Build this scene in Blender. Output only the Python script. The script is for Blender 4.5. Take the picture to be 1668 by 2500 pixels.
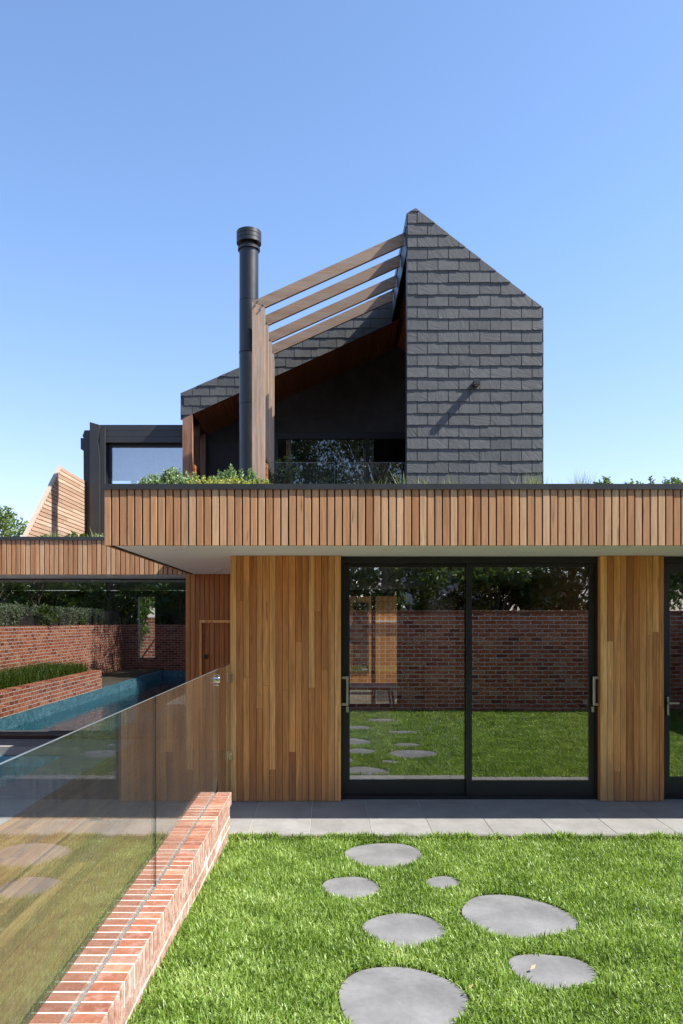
import bpy, math, random
import numpy as np
from mathutils import Vector, Matrix

# ------------------------------------------------------------------ clearing
for o in list(bpy.data.objects):
    bpy.data.objects.remove(o)
SC = bpy.context.scene
COL = SC.collection
random.seed(7)
RNG = np.random.default_rng(11)

# measured frame of the photograph (1668 x 2500): principal point, focal length, eye height
VX, HY, FL, K = 800.0, 1517.0, 1960.0, 1.78

# ------------------------------------------------------------------ camera
cam_data = bpy.data.cameras.new("camera")
cam = bpy.data.objects.new("camera", cam_data)
COL.objects.link(cam)
cam.location = (0, 0, K)
cam.rotation_euler = (math.radians(90), 0, 0)
cam_data.sensor_fit = 'HORIZONTAL'
cam_data.sensor_width = 24.0
cam_data.lens = 24.0 * FL / 1668.0
cam_data.shift_x = (834 - VX) / 1668.0
cam_data.shift_y = (HY - 1250) / 1668.0
cam_data.clip_start = 0.05
cam_data.clip_end = 3000
SC.camera = cam

# ------------------------------------------------------------------ sky, sun, exposure
SUN_DIR = Vector((0.88, -0.19, 1.0)).normalized()          # towards the sun
SUN_EL = math.asin(SUN_DIR.z)
SUN_AZ = math.atan2(SUN_DIR.x, SUN_DIR.y)
world = bpy.data.worlds.new("World")
SC.world = world
world.use_nodes = True
wn = world.node_tree
wn.nodes.clear()
sky = wn.nodes.new('ShaderNodeTexSky')
sky.sky_type = 'NISHITA'
sky.sun_disc = False
sky.sun_elevation = SUN_EL
sky.sun_rotation = SUN_AZ
sky.air_density = 1.0
sky.dust_density = 0.5
sky.ozone_density = 3.0
bgn = wn.nodes.new('ShaderNodeBackground')
bgn.inputs[1].default_value = 0.12
wout = wn.nodes.new('ShaderNodeOutputWorld')
hue = wn.nodes.new('ShaderNodeMix')
hue.data_type = 'RGBA'
hue.blend_type = 'MULTIPLY'
hue.inputs[0].default_value = 1.0
tcw = wn.nodes.new('ShaderNodeTexCoord')
spw = wn.nodes.new('ShaderNodeSeparateXYZ')
wn.links.new(tcw.outputs['Generated'], spw.inputs[0])
rmp = wn.nodes.new('ShaderNodeValToRGB')                   # white balance of the sky, paler low down
rmp.color_ramp.elements[0].position = 0.0
rmp.color_ramp.elements[0].color = (0.97, 0.80, 0.95, 1)
rmp.color_ramp.elements[1].position = 0.42
rmp.color_ramp.elements[1].color = (0.91, 0.945, 1.0, 1)
wn.links.new(spw.outputs[2], rmp.inputs[0])
wn.links.new(rmp.outputs[0], hue.inputs[7])
wn.links.new(sky.outputs[0], hue.inputs[6])
wn.links.new(hue.outputs[2], bgn.inputs[0])
wn.links.new(bgn.outputs[0], wout.inputs[0])

sun_data = bpy.data.lights.new("sun", 'SUN')
sun_data.energy = 5.0
sun_data.angle = math.radians(0.5)
sun_data.color = (1.0, 0.955, 0.89)
sun = bpy.data.objects.new("sun", sun_data)
COL.objects.link(sun)
sun.location = SUN_DIR * 60
sun.rotation_euler = (-SUN_DIR).to_track_quat('-Z', 'Y').to_euler()

SC.view_settings.view_transform = 'Standard'
SC.view_settings.look = 'None'
SC.view_settings.gamma = 1.0
SC.view_settings.exposure = 1.25
SC.cycles.max_bounces = 10
SC.cycles.diffuse_bounces = 4
SC.cycles.glossy_bounces = 5
SC.cycles.transparent_max_bounces = 24
SC.cycles.use_denoising = True
SC.cycles.denoiser = 'OPENIMAGEDENOISE'
SC.cycles.denoising_input_passes = 'RGB_ALBEDO_NORMAL'
SC.cycles.denoising_prefilter = 'NONE'
SC.cycles.use_adaptive_sampling = False
SC.cycles.sample_clamp_indirect = 6.0


# ------------------------------------------------------------------ helpers
def PT(px, py, d):
    """a measured point of the photograph at its real distance d -> (x, z)"""
    return ((px - VX) * d / FL, K + (HY - py) * d / FL)


def tag(o, label=None, cat=None, group=None, kind=None):
    if label: o['label'] = label
    if cat: o['category'] = cat
    if group: o['group'] = group
    if kind: o['kind'] = kind
    return o


def empty(name, loc, label, cat, group=None):
    o = bpy.data.objects.new(name, None)
    o.empty_display_size = 0.2
    o.location = loc
    COL.objects.link(o)
    return tag(o, label, cat, group)


def world_of(o):
    m = Matrix.LocRotScale(o.location, o.rotation_euler, o.scale)
    if o.parent:
        return world_of(o.parent) @ o.matrix_parent_inverse @ m
    return m


def parent_to(c, p):
    c.parent = p
    c.matrix_parent_inverse = world_of(p).inverted()
    return c


def mesh_obj(name, verts, faces, mats, parent=None, midx=None, smooth=False):
    me = bpy.data.meshes.new(name)
    me.from_pydata([tuple(v) for v in verts], [], faces)
    for m in (mats if isinstance(mats, (list, tuple)) else [mats]):
        me.materials.append(m)
    if midx is not None:
        me.polygons.foreach_set('material_index', midx)
    if smooth:
        me.polygons.foreach_set('use_smooth', [True] * len(me.polygons))
    me.update()
    o = bpy.data.objects.new(name, me)
    COL.objects.link(o)
    if parent is not None:
        parent_to(o, parent)
    return o


def mesh_np(name, V, quads, tris, mat, parent=None):
    """large meshes from arrays"""
    me = bpy.data.meshes.new(name)
    nv, nq, nt = len(V), len(quads), len(tris)
    me.vertices.add(nv)
    me.vertices.foreach_set('co', np.asarray(V, dtype=np.float32).ravel())
    me.loops.add(nq * 4 + nt * 3)
    li = np.concatenate([np.asarray(quads, dtype=np.int32).ravel(), np.asarray(tris, dtype=np.int32).ravel()])
    me.loops.foreach_set('vertex_index', li)
    me.polygons.add(nq + nt)
    starts = np.concatenate([np.arange(nq) * 4, nq * 4 + np.arange(nt) * 3]).astype(np.int32)
    me.polygons.foreach_set('loop_start', starts)
    me.update(calc_edges=True)
    me.validate()
    me.materials.append(mat)
    o = bpy.data.objects.new(name, me)
    COL.objects.link(o)
    if parent is not None:
        parent_to(o, parent)
    return o


class MB:
    def __init__(self):
        self.v, self.f, self.m = [], [], []

    def add(self, vs, fs, mi=0):
        b = len(self.v)
        self.v += [tuple(p) for p in vs]
        self.f += [tuple(b + i for i in f) for f in fs]
        self.m += [mi] * len(fs)

    def box(self, x0, x1, y0, y1, z0, z1, mi=0, top_mi=None):
        vs = [(x0, y0, z0), (x1, y0, z0), (x1, y1, z0), (x0, y1, z0), (x0, y0, z1), (x1, y0, z1), (x1, y1, z1), (x0, y1, z1)]
        self.add(vs, [(0, 3, 2, 1), (4, 5, 6, 7), (0, 1, 5, 4), (1, 2, 6, 5), (2, 3, 7, 6), (3, 0, 4, 7)], mi)

    def cbox(self, x0, x1, y0, y1, z0, z1, c, mi=0, j=0.0):
        """box with chamfered edges"""
        X, Y, Z = (x0, x1), (y0, y1), (z0, z1)
        vs, idx = [], {}
        jj = lambda: random.uniform(-j, j) if j else 0.0
        for i in (0, 1):
            for k in (0, 1):
                for l in (0, 1):
                    sx, sy, sz = (1, -1)[i], (1, -1)[k], (1, -1)[l]
                    p = (X[i] + jj(), Y[k] + jj(), Z[l] + jj())
                    idx[i, k, l, 0] = len(vs); vs.append((p[0], p[1] + sy * c, p[2] + sz * c))
                    idx[i, k, l, 1] = len(vs); vs.append((p[0] + sx * c, p[1], p[2] + sz * c))
                    idx[i, k, l, 2] = len(vs); vs.append((p[0] + sx * c, p[1] + sy * c, p[2]))
        fs = []
        for i in (0, 1):
            q = [idx[i, 0, 0, 0], idx[i, 1, 0, 0], idx[i, 1, 1, 0], idx[i, 0, 1, 0]]
            fs.append(tuple(q if i else q[::-1]))
            q = [idx[0, i, 0, 1], idx[1, i, 0, 1], idx[1, i, 1, 1], idx[0, i, 1, 1]]
            fs.append(tuple(q[::-1] if i else q))
            q = [idx[0, 0, i, 2], idx[1, 0, i, 2], idx[1, 1, i, 2], idx[0, 1, i, 2]]
            fs.append(tuple(q if i else q[::-1]))
        for a in (0, 1):
            for b in (0, 1):
                fs.append((idx[0, a, b, 1], idx[1, a, b, 1], idx[1, a, b, 2], idx[0, a, b, 2]))
                fs.append((idx[a, 0, b, 0], idx[a, 1, b, 0], idx[a, 1, b, 2], idx[a, 0, b, 2]))
                fs.append((idx[a, b, 0, 0], idx[a, b, 1, 0], idx[a, b, 1, 1], idx[a, b, 0, 1]))
                for l in (0, 1):
                    fs.append((idx[a, b, l, 0], idx[a, b, l, 1], idx[a, b, l, 2]))
        self.add(vs, fs, mi)

    def prism(self, poly, y0, y1, mi=0):
        """a polygon in the x-z plane, extruded from y0 to y1"""
        n = len(poly)
        vs = [(p[0], y0, p[1]) for p in poly] + [(p[0], y1, p[1]) for p in poly]
        fs = [tuple(range(n)), tuple(range(2 * n - 1, n - 1, -1))]
        fs += [(i, i + n, (i + 1) % n + n, (i + 1) % n) for i in range(n)]
        self.add(vs, fs, mi)

    def tube(self, path, radii, n=8, mi=0, cap=True):
        path = [Vector(p) for p in path]
        rings = []
        for i, p in enumerate(path):
            t = (path[min(i + 1, len(path) - 1)] - path[max(i - 1, 0)]).normalized()
            a = t.cross(Vector((0, 0, 1)))
            if a.length < 1e-3: a = Vector((1, 0, 0))
            a.normalize()
            b = t.cross(a)
            r = radii[i] if isinstance(radii, (list, tuple)) else radii
            rings.append([p + (a * math.cos(k * 2 * math.pi / n) + b * math.sin(k * 2 * math.pi / n)) * r for k in range(n)])
        vs = [v for r in rings for v in r]
        fs = []
        for i in range(len(rings) - 1):
            for k in range(n):
                fs.append((i * n + k, i * n + (k + 1) % n, (i + 1) * n + (k + 1) % n, (i + 1) * n + k))
        if cap:
            fs += [tuple(range(n))[::-1], tuple(range(len(vs) - n, len(vs)))]
        self.add(vs, fs, mi)

    def lathe(self, cx, cy, prof, n=40, mi=0):
        """prof: list of (radius, z)"""
        vs, fs = [], []
        for r, z in prof:
            for k in range(n):
                a = 2 * math.pi * k / n
                vs.append((cx + r * math.cos(a), cy + r * math.sin(a), z))
        for i in range(len(prof) - 1):
            for k in range(n):
                fs.append((i * n + k, i * n + (k + 1) % n, (i + 1) * n + (k + 1) % n, (i + 1) * n + k))
        fs += [tuple(range(n))[::-1], tuple(range(len(vs) - n, len(vs)))]
        self.add(vs, fs, mi)

    def build(self, name, mats, parent=None, smooth=False):
        return mesh_obj(name, self.v, self.f, mats, parent, self.m, smooth)


def autosmooth(o, ang=40):
    """smooth faces, sharp edges where they meet at more than ang degrees"""
    me = o.data
    me.polygons.foreach_set('use_smooth', [True] * len(me.polygons))
    try:
        me.set_sharp_from_angle(angle=math.radians(ang))
    except Exception:
        pass
    return o


# ------------------------------------------------------------------ materials
class NT:
    def __init__(self, name):
        self.m = bpy.data.materials.new(name)
        self.m.use_nodes = True
        self.t = self.m.node_tree
        self.t.nodes.clear()
        self.out = self.n('ShaderNodeOutputMaterial')

    def n(self, ty, **kw):
        nd = self.t.nodes.new(ty)
        for k, v in kw.items():
            setattr(nd, k, v)
        return nd

    def l(self, a, b):
        self.t.links.new(a, b)

    def val(self, sock, v):
        if hasattr(v, 'links') or isinstance(v, bpy.types.NodeSocket):
            self.l(v, sock)
        else:
            sock.default_value = v

    def math(self, op, a, b=0.0, c=None, clamp=False):
        nd = self.n('ShaderNodeMath', operation=op, use_clamp=clamp)
        self.val(nd.inputs[0], a)
        self.val(nd.inputs[1], b)
        if c is not None: self.val(nd.inputs[2], c)
        return nd.outputs[0]

    def vmath(self, op, a, b):
        nd = self.n('ShaderNodeVectorMath', operation=op)
        self.val(nd.inputs[0], a)
        self.val(nd.inputs[1], b)
        return nd.outputs[0]

    def ramp(self, fac, stops, interp='LINEAR'):
        nd = self.n('ShaderNodeValToRGB')
        nd.color_ramp.interpolation = interp
        e = nd.color_ramp.elements
        while len(e) < len(stops): e.new(0.5)
        for el, (p, c) in zip(e, stops):
            el.position = p
            el.color = (c[0], c[1], c[2], 1)
        self.val(nd.inputs[0], fac)
        return nd.outputs[0]

    def mix(self, fac, a, b, blend='MIX'):
        nd = self.n('ShaderNodeMix', data_type='RGBA', blend_type=blend)
        self.val(nd.inputs[0], fac)
        self.val(nd.inputs[6], a if not isinstance(a, tuple) else (*a[:3], 1))
        self.val(nd.inputs[7], b if not isinstance(b, tuple) else (*b[:3], 1))
        return nd.outputs[2]

    def coord(self):
        return self.n('ShaderNodeTexCoord').outputs['Object']

    def rand(self):
        return self.n('ShaderNodeNewGeometry').outputs['Random Per Island']

    def noise(self, vec, scale, detail=4.0, rough=0.55, dist=0.0):
        nd = self.n('ShaderNodeTexNoise')
        self.l(vec, nd.inputs['Vector'])
        nd.inputs['Scale'].default_value = scale
        nd.inputs['Detail'].default_value = detail
        nd.inputs['Roughness'].default_value = rough
        nd.inputs['Distortion'].default_value = dist
        return nd.outputs[0]

    def maprange(self, v, a, b, c, d):
        nd = self.n('ShaderNodeMapRange')
        self.val(nd.inputs[0], v)
        for i, x in enumerate((a, b, c, d)): self.val(nd.inputs[i + 1], x)
        return nd.outputs[0]

    def bump(self, h, strength=0.3, dist=0.01, normal=None):
        nd = self.n('ShaderNodeBump')
        nd.inputs['Strength'].default_value = strength
        nd.inputs['Distance'].default_value = dist
        self.l(h, nd.inputs['Height'])
        if normal: self.l(normal, nd.inputs['Normal'])
        return nd.outputs[0]

    def principled(self, color, rough=0.6, spec=0.5, metal=0.0, normal=None, coat=0.0):
        b = self.n('ShaderNodeBsdfPrincipled')
        self.val(b.inputs['Base Color'], color if not isinstance(color, tuple) else (*color[:3], 1))
        self.val(b.inputs['Roughness'], rough)
        b.inputs['Specular IOR Level'].default_value = spec
        b.inputs['Metallic'].default_value = metal
        if coat: b.inputs['Coat Weight'].default_value = coat
        if normal: self.l(normal, b.inputs['Normal'])
        self.l(b.outputs[0], self.out.inputs[0])
        return b


def m_plain(name, color, rough=0.5, spec=0.5, metal=0.0, vary=0.12, scale=6.0, bump=0.0):
    t = NT(name)
    c = t.coord()
    n = t.noise(c, scale, 5.0)
    k = t.maprange(n, 0.3, 0.7, 1 - vary, 1 + vary)
    col = t.mix(1.0, tuple(color), k, 'MULTIPLY')
    nr = t.bump(t.noise(c, 180, 3), bump, 0.002) if bump else None
    t.principled(col, t.maprange(n, 0.3, 0.7, rough * 0.9, min(1, rough * 1.12)), spec, metal, nr)
    return t.m


def m_wood(name, stops, axis='z', rough=0.62, grain=0.32, streak=0.25, bump=0.25, weather=None, gscale=1.0, foot=False):
    """timber: a colour for each board, grain along the axis, darker streaks"""
    t = NT(name)
    c = t.coord()
    r = t.rand()
    off = t.n('ShaderNodeCombineXYZ')
    t.val(off.inputs[0], t.math('MULTIPLY', r, 37.0))
    t.val(off.inputs[1], t.math('MULTIPLY', r, 53.0))
    t.val(off.inputs[2], t.math('MULTIPLY', r, 71.0))
    v = t.vmath('ADD', c, off.outputs[0])
    sc = {'z': (1, 1, .045), 'y': (1, .045, 1), 'x': (.045, 1, 1)}[axis]
    vg = t.vmath('MULTIPLY', v, tuple(s * gscale for s in sc))
    fine = t.noise(vg, 170, 5, 0.65, 0.4)
    broad = t.noise(vg, 28, 3, 0.5, 1.2)
    col = t.ramp(r, stops)
    k1 = t.maprange(fine, 0.25, 0.75, 1 - grain, 1 + grain)
    k2 = t.maprange(broad, 0.3, 0.7, 1 - streak, 1 + streak)
    col = t.mix(1.0, col, k1, 'MULTIPLY')
    col = t.mix(1.0, col, k2, 'MULTIPLY')
    # small dark gum veins and knots
    kn = t.noise(t.vmath('MULTIPLY', v, tuple(s if s < 1 else 1.0 for s in [x * 2.2 if x < 1 else 1 for x in sc])), 24, 2, 0.5)
    col = t.mix(t.maprange(kn, 0.70, 0.78, 0, 0.6), col, (0.06, 0.03, 0.015))
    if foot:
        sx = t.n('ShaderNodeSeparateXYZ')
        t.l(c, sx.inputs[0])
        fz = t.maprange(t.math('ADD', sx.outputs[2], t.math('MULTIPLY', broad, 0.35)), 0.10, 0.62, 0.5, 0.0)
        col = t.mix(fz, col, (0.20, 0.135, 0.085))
    if weather:
        w = t.noise(t.vmath('MULTIPLY', v, tuple(0.25 if s < 1 else 1.0 for s in sc)), 9, 4, 0.6)
        col = t.mix(t.maprange(w, 0.38, 0.66, weather[1], weather[2]), col, weather[0])
    nr = t.bump(fine, bump, 0.003)
    t.principled(col, rough, 0.35, 0.0, nr)
    return t.m


def m_glass(name, f0=0.09, tint=(0.86, 0.9, 0.9), dust=0.0, wobble=0.0):
    """clear pane: see-through straight on, mirror-like at a grazing angle"""
    t = NT(name)
    lw = t.n('ShaderNodeLayerWeight')
    lw.inputs[0].default_value = 0.5
    p = t.math('POWER', lw.outputs['Facing'], 5.0)
    fac = t.math('MULTIPLY_ADD', p, 1 - f0, f0)
    tr = t.n('ShaderNodeBsdfTransparent')
    tr.inputs[0].default_value = (*tint, 1)
    gl = t.n('ShaderNodeBsdfGlossy')
    gl.inputs['Roughness'].default_value = 0.0
    gl.inputs[0].default_value = (1, 1, 1, 1)
    if wobble:
        b = t.bump(t.noise(t.coord(), 1.6, 1.0), wobble, 0.02)
        t.l(b, gl.inputs['Normal'])
    mx = t.n('ShaderNodeMixShader')
    t.l(fac, mx.inputs[0])
    t.l(tr.outputs[0], mx.inputs[1])
    t.l(gl.outputs[0], mx.inputs[2])
    last = mx.outputs[0]
    if dust:
        c = t.coord()
        n1 = t.noise(t.vmath('MULTIPLY', c, (14, 14, 0.6)), 2.2, 4, 0.7)
        n2 = t.noise(c, 300, 2, 0.6)
        d = t.math('ADD', t.maprange(n1, 0.42, 0.75, dust * 0.3, dust), t.maprange(n2, 0.72, 0.78, 0.0, 0.12))
        df = t.n('ShaderNodeBsdfDiffuse')
        df.inputs[0].default_value = (0.6, 0.62, 0.6, 1)
        m2 = t.n('ShaderNodeMixShader')
        t.l(d, m2.inputs[0])
        t.l(last, m2.inputs[1])
        t.l(df.outputs[0], m2.inputs[2])
        last = m2.outputs[0]
    t.l(last, t.out.inputs[0])
    return t.m


def m_slate(name, base=(0.165, 0.17, 0.18)):
    t = NT(name)
    c = t.coord()
    r = t.rand()
    off = t.n('ShaderNodeCombineXYZ')
    t.val(off.inputs[0], t.math('MULTIPLY', r, 91.0))
    t.val(off.inputs[2], t.math('MULTIPLY', r, 57.0))
    v = t.vmath('ADD', c, off.outputs[0])
    rot = t.n('ShaderNodeVectorRotate', rotation_type='AXIS_ANGLE')
    t.l(v, rot.inputs['Vector'])
    rot.inputs['Axis'].default_value = (0, 1, 0)
    t.val(rot.inputs['Angle'], t.math('MULTIPLY_ADD', r, 2.2, -0.7))
    vs = t.vmath('MULTIPLY', rot.outputs[0], (1.0, 1.0, 0.16))
    ridge = t.noise(vs, 42, 5, 0.6, 0.6)
    fine = t.noise(v, 130, 4, 0.6)
    cl = t.noise(v, 7, 4, 0.6)
    wn_ = t.n('ShaderNodeTexWhiteNoise', noise_dimensions='1D')
    t.val(wn_.inputs['W'], t.math('MULTIPLY', r, 331.0))
    k = t.math('MULTIPLY', t.maprange(wn_.outputs[0], 0, 1, 0.86, 1.16), t.maprange(cl, 0.3, 0.7, 0.86, 1.14))
    k = t.math('MULTIPLY', k, t.maprange(ridge, 0.3, 0.7, 0.9, 1.1))
    col = t.mix(1.0, base, k, 'MULTIPLY')
    h = t.math('ADD', t.math('MULTIPLY', ridge, 1.0), t.math('MULTIPLY', fine, 0.18))
    nr = t.bump(h, 0.8, 0.006)
    t.principled(col, 0.62, 0.45, 0.0, nr)
    return t.m


def m_brick(name, stops, bloom=0.35, bump=0.4):
    """solid brick pieces: a colour for each, pale bloom and pitting"""
    t = NT(name)
    c = t.coord()
    r = t.rand()
    wn_ = t.n('ShaderNodeTexWhiteNoise', noise_dimensions='1D')
    t.val(wn_.inputs['W'], t.math('MULTIPLY', r, 517.0))
    col = t.ramp(wn_.outputs[0], stops)
    n = t.noise(c, 38, 5, 0.65)
    col = t.mix(1.0, col, t.maprange(n, 0.3, 0.7, 0.85, 1.15), 'MULTIPLY')
    b = t.noise(c, 21, 6, 0.75, 0.2)
    geo = t.n('ShaderNodeNewGeometry')
    sn = t.n('ShaderNodeSeparateXYZ')
    t.l(geo.outputs['True Normal'], sn.inputs[0])
    sidef = t.math('ABSOLUTE', sn.outputs[0])          # lime bloom clings to the upright faces
    col = t.mix(t.math('ADD', t.maprange(b, 0.47, 0.72, 0, bloom), t.math('MULTIPLY', t.maprange(b, 0.3, 0.6, 0, 0.55), sidef)), col, (0.46, 0.35, 0.30))
    pit = t.noise(c, 260, 3, 0.6)
    col = t.mix(t.maprange(pit, 0.66, 0.74, 0, 0.5), col, (0.18, 0.08, 0.05))
    t.principled(col, 0.85, 0.25, 0.0, t.bump(t.math('ADD', n, t.math('MULTIPLY', pit, 0.4)), bump, 0.004))
    return t.m


def m_brickwall(name, plane, stops, mortar=(0.62, 0.56, 0.49)):
    """a whole wall face in stretcher bond: plane 'xz' or 'yz'"""
    t = NT(name)
    c = t.coord()
    s = t.n('ShaderNodeSeparateXYZ')
    t.l(c, s.inputs[0])
    cb = t.n('ShaderNodeCombineXYZ')
    t.l(s.outputs[0 if plane == 'xz' else 1], cb.inputs[0])
    t.l(s.outputs[2], cb.inputs[1])
    nz = t.n('ShaderNodeTexNoise')
    t.l(c, nz.inputs['Vector'])
    nz.inputs['Scale'].default_value = 14
    wv = t.vmath('ADD', cb.outputs[0], t.vmath('MULTIPLY', nz.outputs[1], (0.012, 0.012, 0)))
    br = t.n('ShaderNodeTexBrick')
    t.l(wv, br.inputs['Vector'])
    br.offset = 0.5
    br.inputs['Scale'].default_value = 1.0
    br.inputs['Mortar Size'].default_value = 0.009
    br.inputs['Mortar Smooth'].default_value = 0.25
    br.inputs['Bias'].default_value = 0.0
    br.inputs['Brick Width'].default_value = 0.24
    br.inputs['Row Height'].default_value = 0.086
    br.inputs['Color1'].default_value = (0, 0, 0, 1)
    br.inputs['Color2'].default_value = (1, 1, 1, 1)
    br.inputs['Mortar'].default_value = (0.5, 0.5, 0.5, 1)
    sp = t.n('ShaderNodeSeparateColor')
    t.l(br.outputs[0], sp.inputs[0])
    col = t.ramp(sp.outputs[0], stops)
    n = t.noise(c, 24, 5, 0.65)
    col = t.mix(1.0, col, t.maprange(n, 0.3, 0.7, 0.72, 1.28), 'MULTIPLY')
    col = t.mix(br.outputs['Fac'], col, mortar)
    h = t.math('SUBTRACT', t.math('MULTIPLY', n, 0.3), br.outputs['Fac'])
    t.principled(col, 0.9, 0.2, 0.0, t.bump(h, 0.5, 0.01))
    return t.m


def m_leaf(name, stops, rough=0.5, trans=0.35, spec=0.4):
    t = NT(name)
    r = t.rand()
    wn_ = t.n('ShaderNodeTexWhiteNoise', noise_dimensions='1D')
    t.val(wn_.inputs['W'], t.math('MULTIPLY', r, 777.0))
    cl = t.noise(t.coord(), 2.6, 4)
    f = t.math('ADD', t.math('MULTIPLY', wn_.outputs[0], 0.6), t.maprange(cl, 0.3, 0.7, 0, 0.4))
    col = t.ramp(f, stops)
    b = t.n('ShaderNodeBsdfPrincipled')
    t.l(col, b.inputs['Base Color'])
    b.inputs['Roughness'].default_value = rough
    b.inputs['Specular IOR Level'].default_value = spec
    tl = t.n('ShaderNodeBsdfTranslucent')
    t.l(t.mix(1.0, col, (1.25, 1.3, 0.5), 'MULTIPLY'), tl.inputs[0])
    mx = t.n('ShaderNodeMixShader')
    mx.inputs[0].default_value = trans
    t.l(b.outputs[0], mx.inputs[1])
    t.l(tl.outputs[0], mx.inputs[2])
    t.l(mx.outputs[0], t.out.inputs[0])
    return t.m


def m_stone(name, base, var=0.16, joint=None):
    t = NT(name)
    c = t.coord()
    n1 = t.noise(c, 2.3, 5, 0.6, 0.5)
    n2 = t.noise(c, 26, 5, 0.65)
    n3 = t.noise(c, 220, 3, 0.6)
    r = t.rand()
    k = t.math('MULTIPLY', t.maprange(n1, 0.36, 0.64, 1 - var, 1 + var), t.maprange(n2, 0.3, 0.7, 0.93, 1.07))
    k = t.math('MULTIPLY', k, t.maprange(r, 0, 1, 0.94, 1.06))
    col = t.mix(1.0, base, k, 'MULTIPLY')
    sp = t.noise(c, 60, 2, 0.5)
    col = t.mix(t.maprange(sp, 0.70, 0.76, 0, 0.55), col, tuple(x * 0.55 for x in base))
    sp2 = t.noise(t.vmath('MULTIPLY', c, (1, 2.5, 1)), 34, 4, 0.7)
    col = t.mix(t.maprange(sp2, 0.68, 0.76, 0, 0.5), col, tuple(min(1, x * 1.5) for x in base))
    t.principled(col, t.maprange(n2, 0.3, 0.7, 0.6, 0.78), 0.35, 0.0, t.bump(t.math('ADD', n2, t.math('MULTIPLY', n3, .3)), 0.18, 0.003))
    return t.m


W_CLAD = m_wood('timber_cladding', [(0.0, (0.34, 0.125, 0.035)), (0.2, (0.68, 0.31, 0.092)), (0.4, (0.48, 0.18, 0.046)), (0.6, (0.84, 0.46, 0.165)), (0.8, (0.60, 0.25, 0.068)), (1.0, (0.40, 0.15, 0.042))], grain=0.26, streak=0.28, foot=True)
W_FASCIA = m_wood('timber_battens', [(0.0, (0.37, 0.165, 0.068)), (0.25, (0.54, 0.295, 0.142)), (0.5, (0.43, 0.21, 0.095)), (0.75, (0.60, 0.37, 0.20)), (1.0, (0.39, 0.185, 0.084))], grain=0.18, streak=0.2)
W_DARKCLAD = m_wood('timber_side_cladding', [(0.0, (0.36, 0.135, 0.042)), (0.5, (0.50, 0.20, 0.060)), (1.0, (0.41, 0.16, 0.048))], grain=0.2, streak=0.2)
W_FRAME = m_wood('weathered_rafter', [(0.0, (0.27, 0.155, 0.088)), (0.5, (0.34, 0.215, 0.13)), (1.0, (0.25, 0.13, 0.07))], axis='x', grain=0.3, streak=0.28, weather=((0.31, 0.26, 0.21), 0.0, 0.75))
W_POST = m_wood('weathered_post', [(0.0, (0.52, 0.36, 0.24)), (1.0, (0.44, 0.275, 0.175))], grain=0.3, streak=0.28, weather=((0.44, 0.36, 0.29), 0.05, 0.75))
W_REDPOST = m_wood('red_timber_post', [(0.0, (0.23, 0.10, 0.05)), (1.0, (0.28, 0.13, 0.07))], grain=0.3, streak=0.4, weather=((0.36, 0.26, 0.2), 0.0, 0.4))
W_SOFFIT = m_wood('timber_lining', [(0.0, (0.26, 0.085, 0.028)), (0.5, (0.33, 0.115, 0.036)), (1.0, (0.29, 0.10, 0.03))], axis='y', grain=0.2, streak=0.2)
W_SLAT = m_wood('pale_slats', [(0.0, (0.30, 0.19, 0.125)), (0.5, (0.36, 0.24, 0.165)), (1.0, (0.42, 0.30, 0.215))], axis='y', grain=0.16, streak=0.16)
W_DECK = m_wood('deck_boards', [(0.0, (0.11, 0.055, 0.022)), (0.35, (0.18, 0.092, 0.036)), (0.7, (0.14, 0.08, 0.042)), (1.0, (0.24, 0.13, 0.05))], axis='y', grain=0.25, streak=0.25)
W_INT = m_wood('joinery_timber', [(0.0, (0.28, 0.12, 0.045)), (1.0, (0.33, 0.15, 0.055))], axis='x', grain=0.15, streak=0.15, rough=0.45)
M_BACK = m_plain('shadow_gap', (0.035, 0.02, 0.012), 0.9, 0.1)
M_BLACK = m_plain('black_aluminium', (0.012, 0.013, 0.015), 0.38, 0.5, 0.0, 0.15, 3)
M_CHAR = m_plain('charcoal_metal', (0.034, 0.034, 0.034), 0.42, 0.5, 0.0, 0.1, 4)
M_CAP = m_plain('charcoal_capping', (0.038, 0.040, 0.040), 0.4, 0.5, 0.0, 0.12, 5)
M_FLUE = m_plain('black_flue_steel', (0.012, 0.012, 0.0125), 0.40, 0.6, 0.0, 0.15, 5)
M_WHITE = m_plain('white_render', (0.87, 0.86, 0.83), 0.75, 0.3, 0.0, 0.03, 2)
M_CREAM = m_plain('cream_wall', (0.34, 0.32, 0.28), 0.8, 0.3, 0.0, 0.05, 2)
M_DARKFLOOR = m_plain('dark_floor', (0.06, 0.05, 0.045), 0.35, 0.5, 0.0, 0.2, 3)
M_STEEL = m_plain('brushed_nickel', (0.52, 0.49, 0.45), 0.34, 0.5, 0.9, 0.08, 20)
M_CHROME = m_plain('polished_steel', (0.75, 0.76, 0.77), 0.14, 0.5, 1.0, 0.04, 10)
M_BOLT = m_plain('bolt_steel', (0.30, 0.29, 0.28), 0.4, 0.5, 0.8)
M_CERAMIC = m_plain('white_ceramic', (0.75, 0.74, 0.71), 0.25, 0.5, 0.0, 0.03)
M_SOIL = m_plain('soil', (0.055, 0.04, 0.025), 0.95, 0.1, 0.0, 0.4, 30, 0.5)
M_TURFBASE = m_plain('turf_base', (0.04, 0.036, 0.018), 0.95, 0.1, 0.0, 0.4, 40, 0.5)
M_EARTH = m_plain('garden_ground', (0.12, 0.10, 0.07), 0.95, 0.1, 0.0, 0.3, 2, 0.3)
M_PAVER = m_stone('bluestone_paver', (0.216, 0.209, 0.196), 0.12)
M_STEP = m_stone('stepping_stone', (0.158, 0.156, 0.154), 0.22)
M_GROUT = m_plain('grout', (0.50, 0.47, 0.40), 0.9, 0.2)
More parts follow.
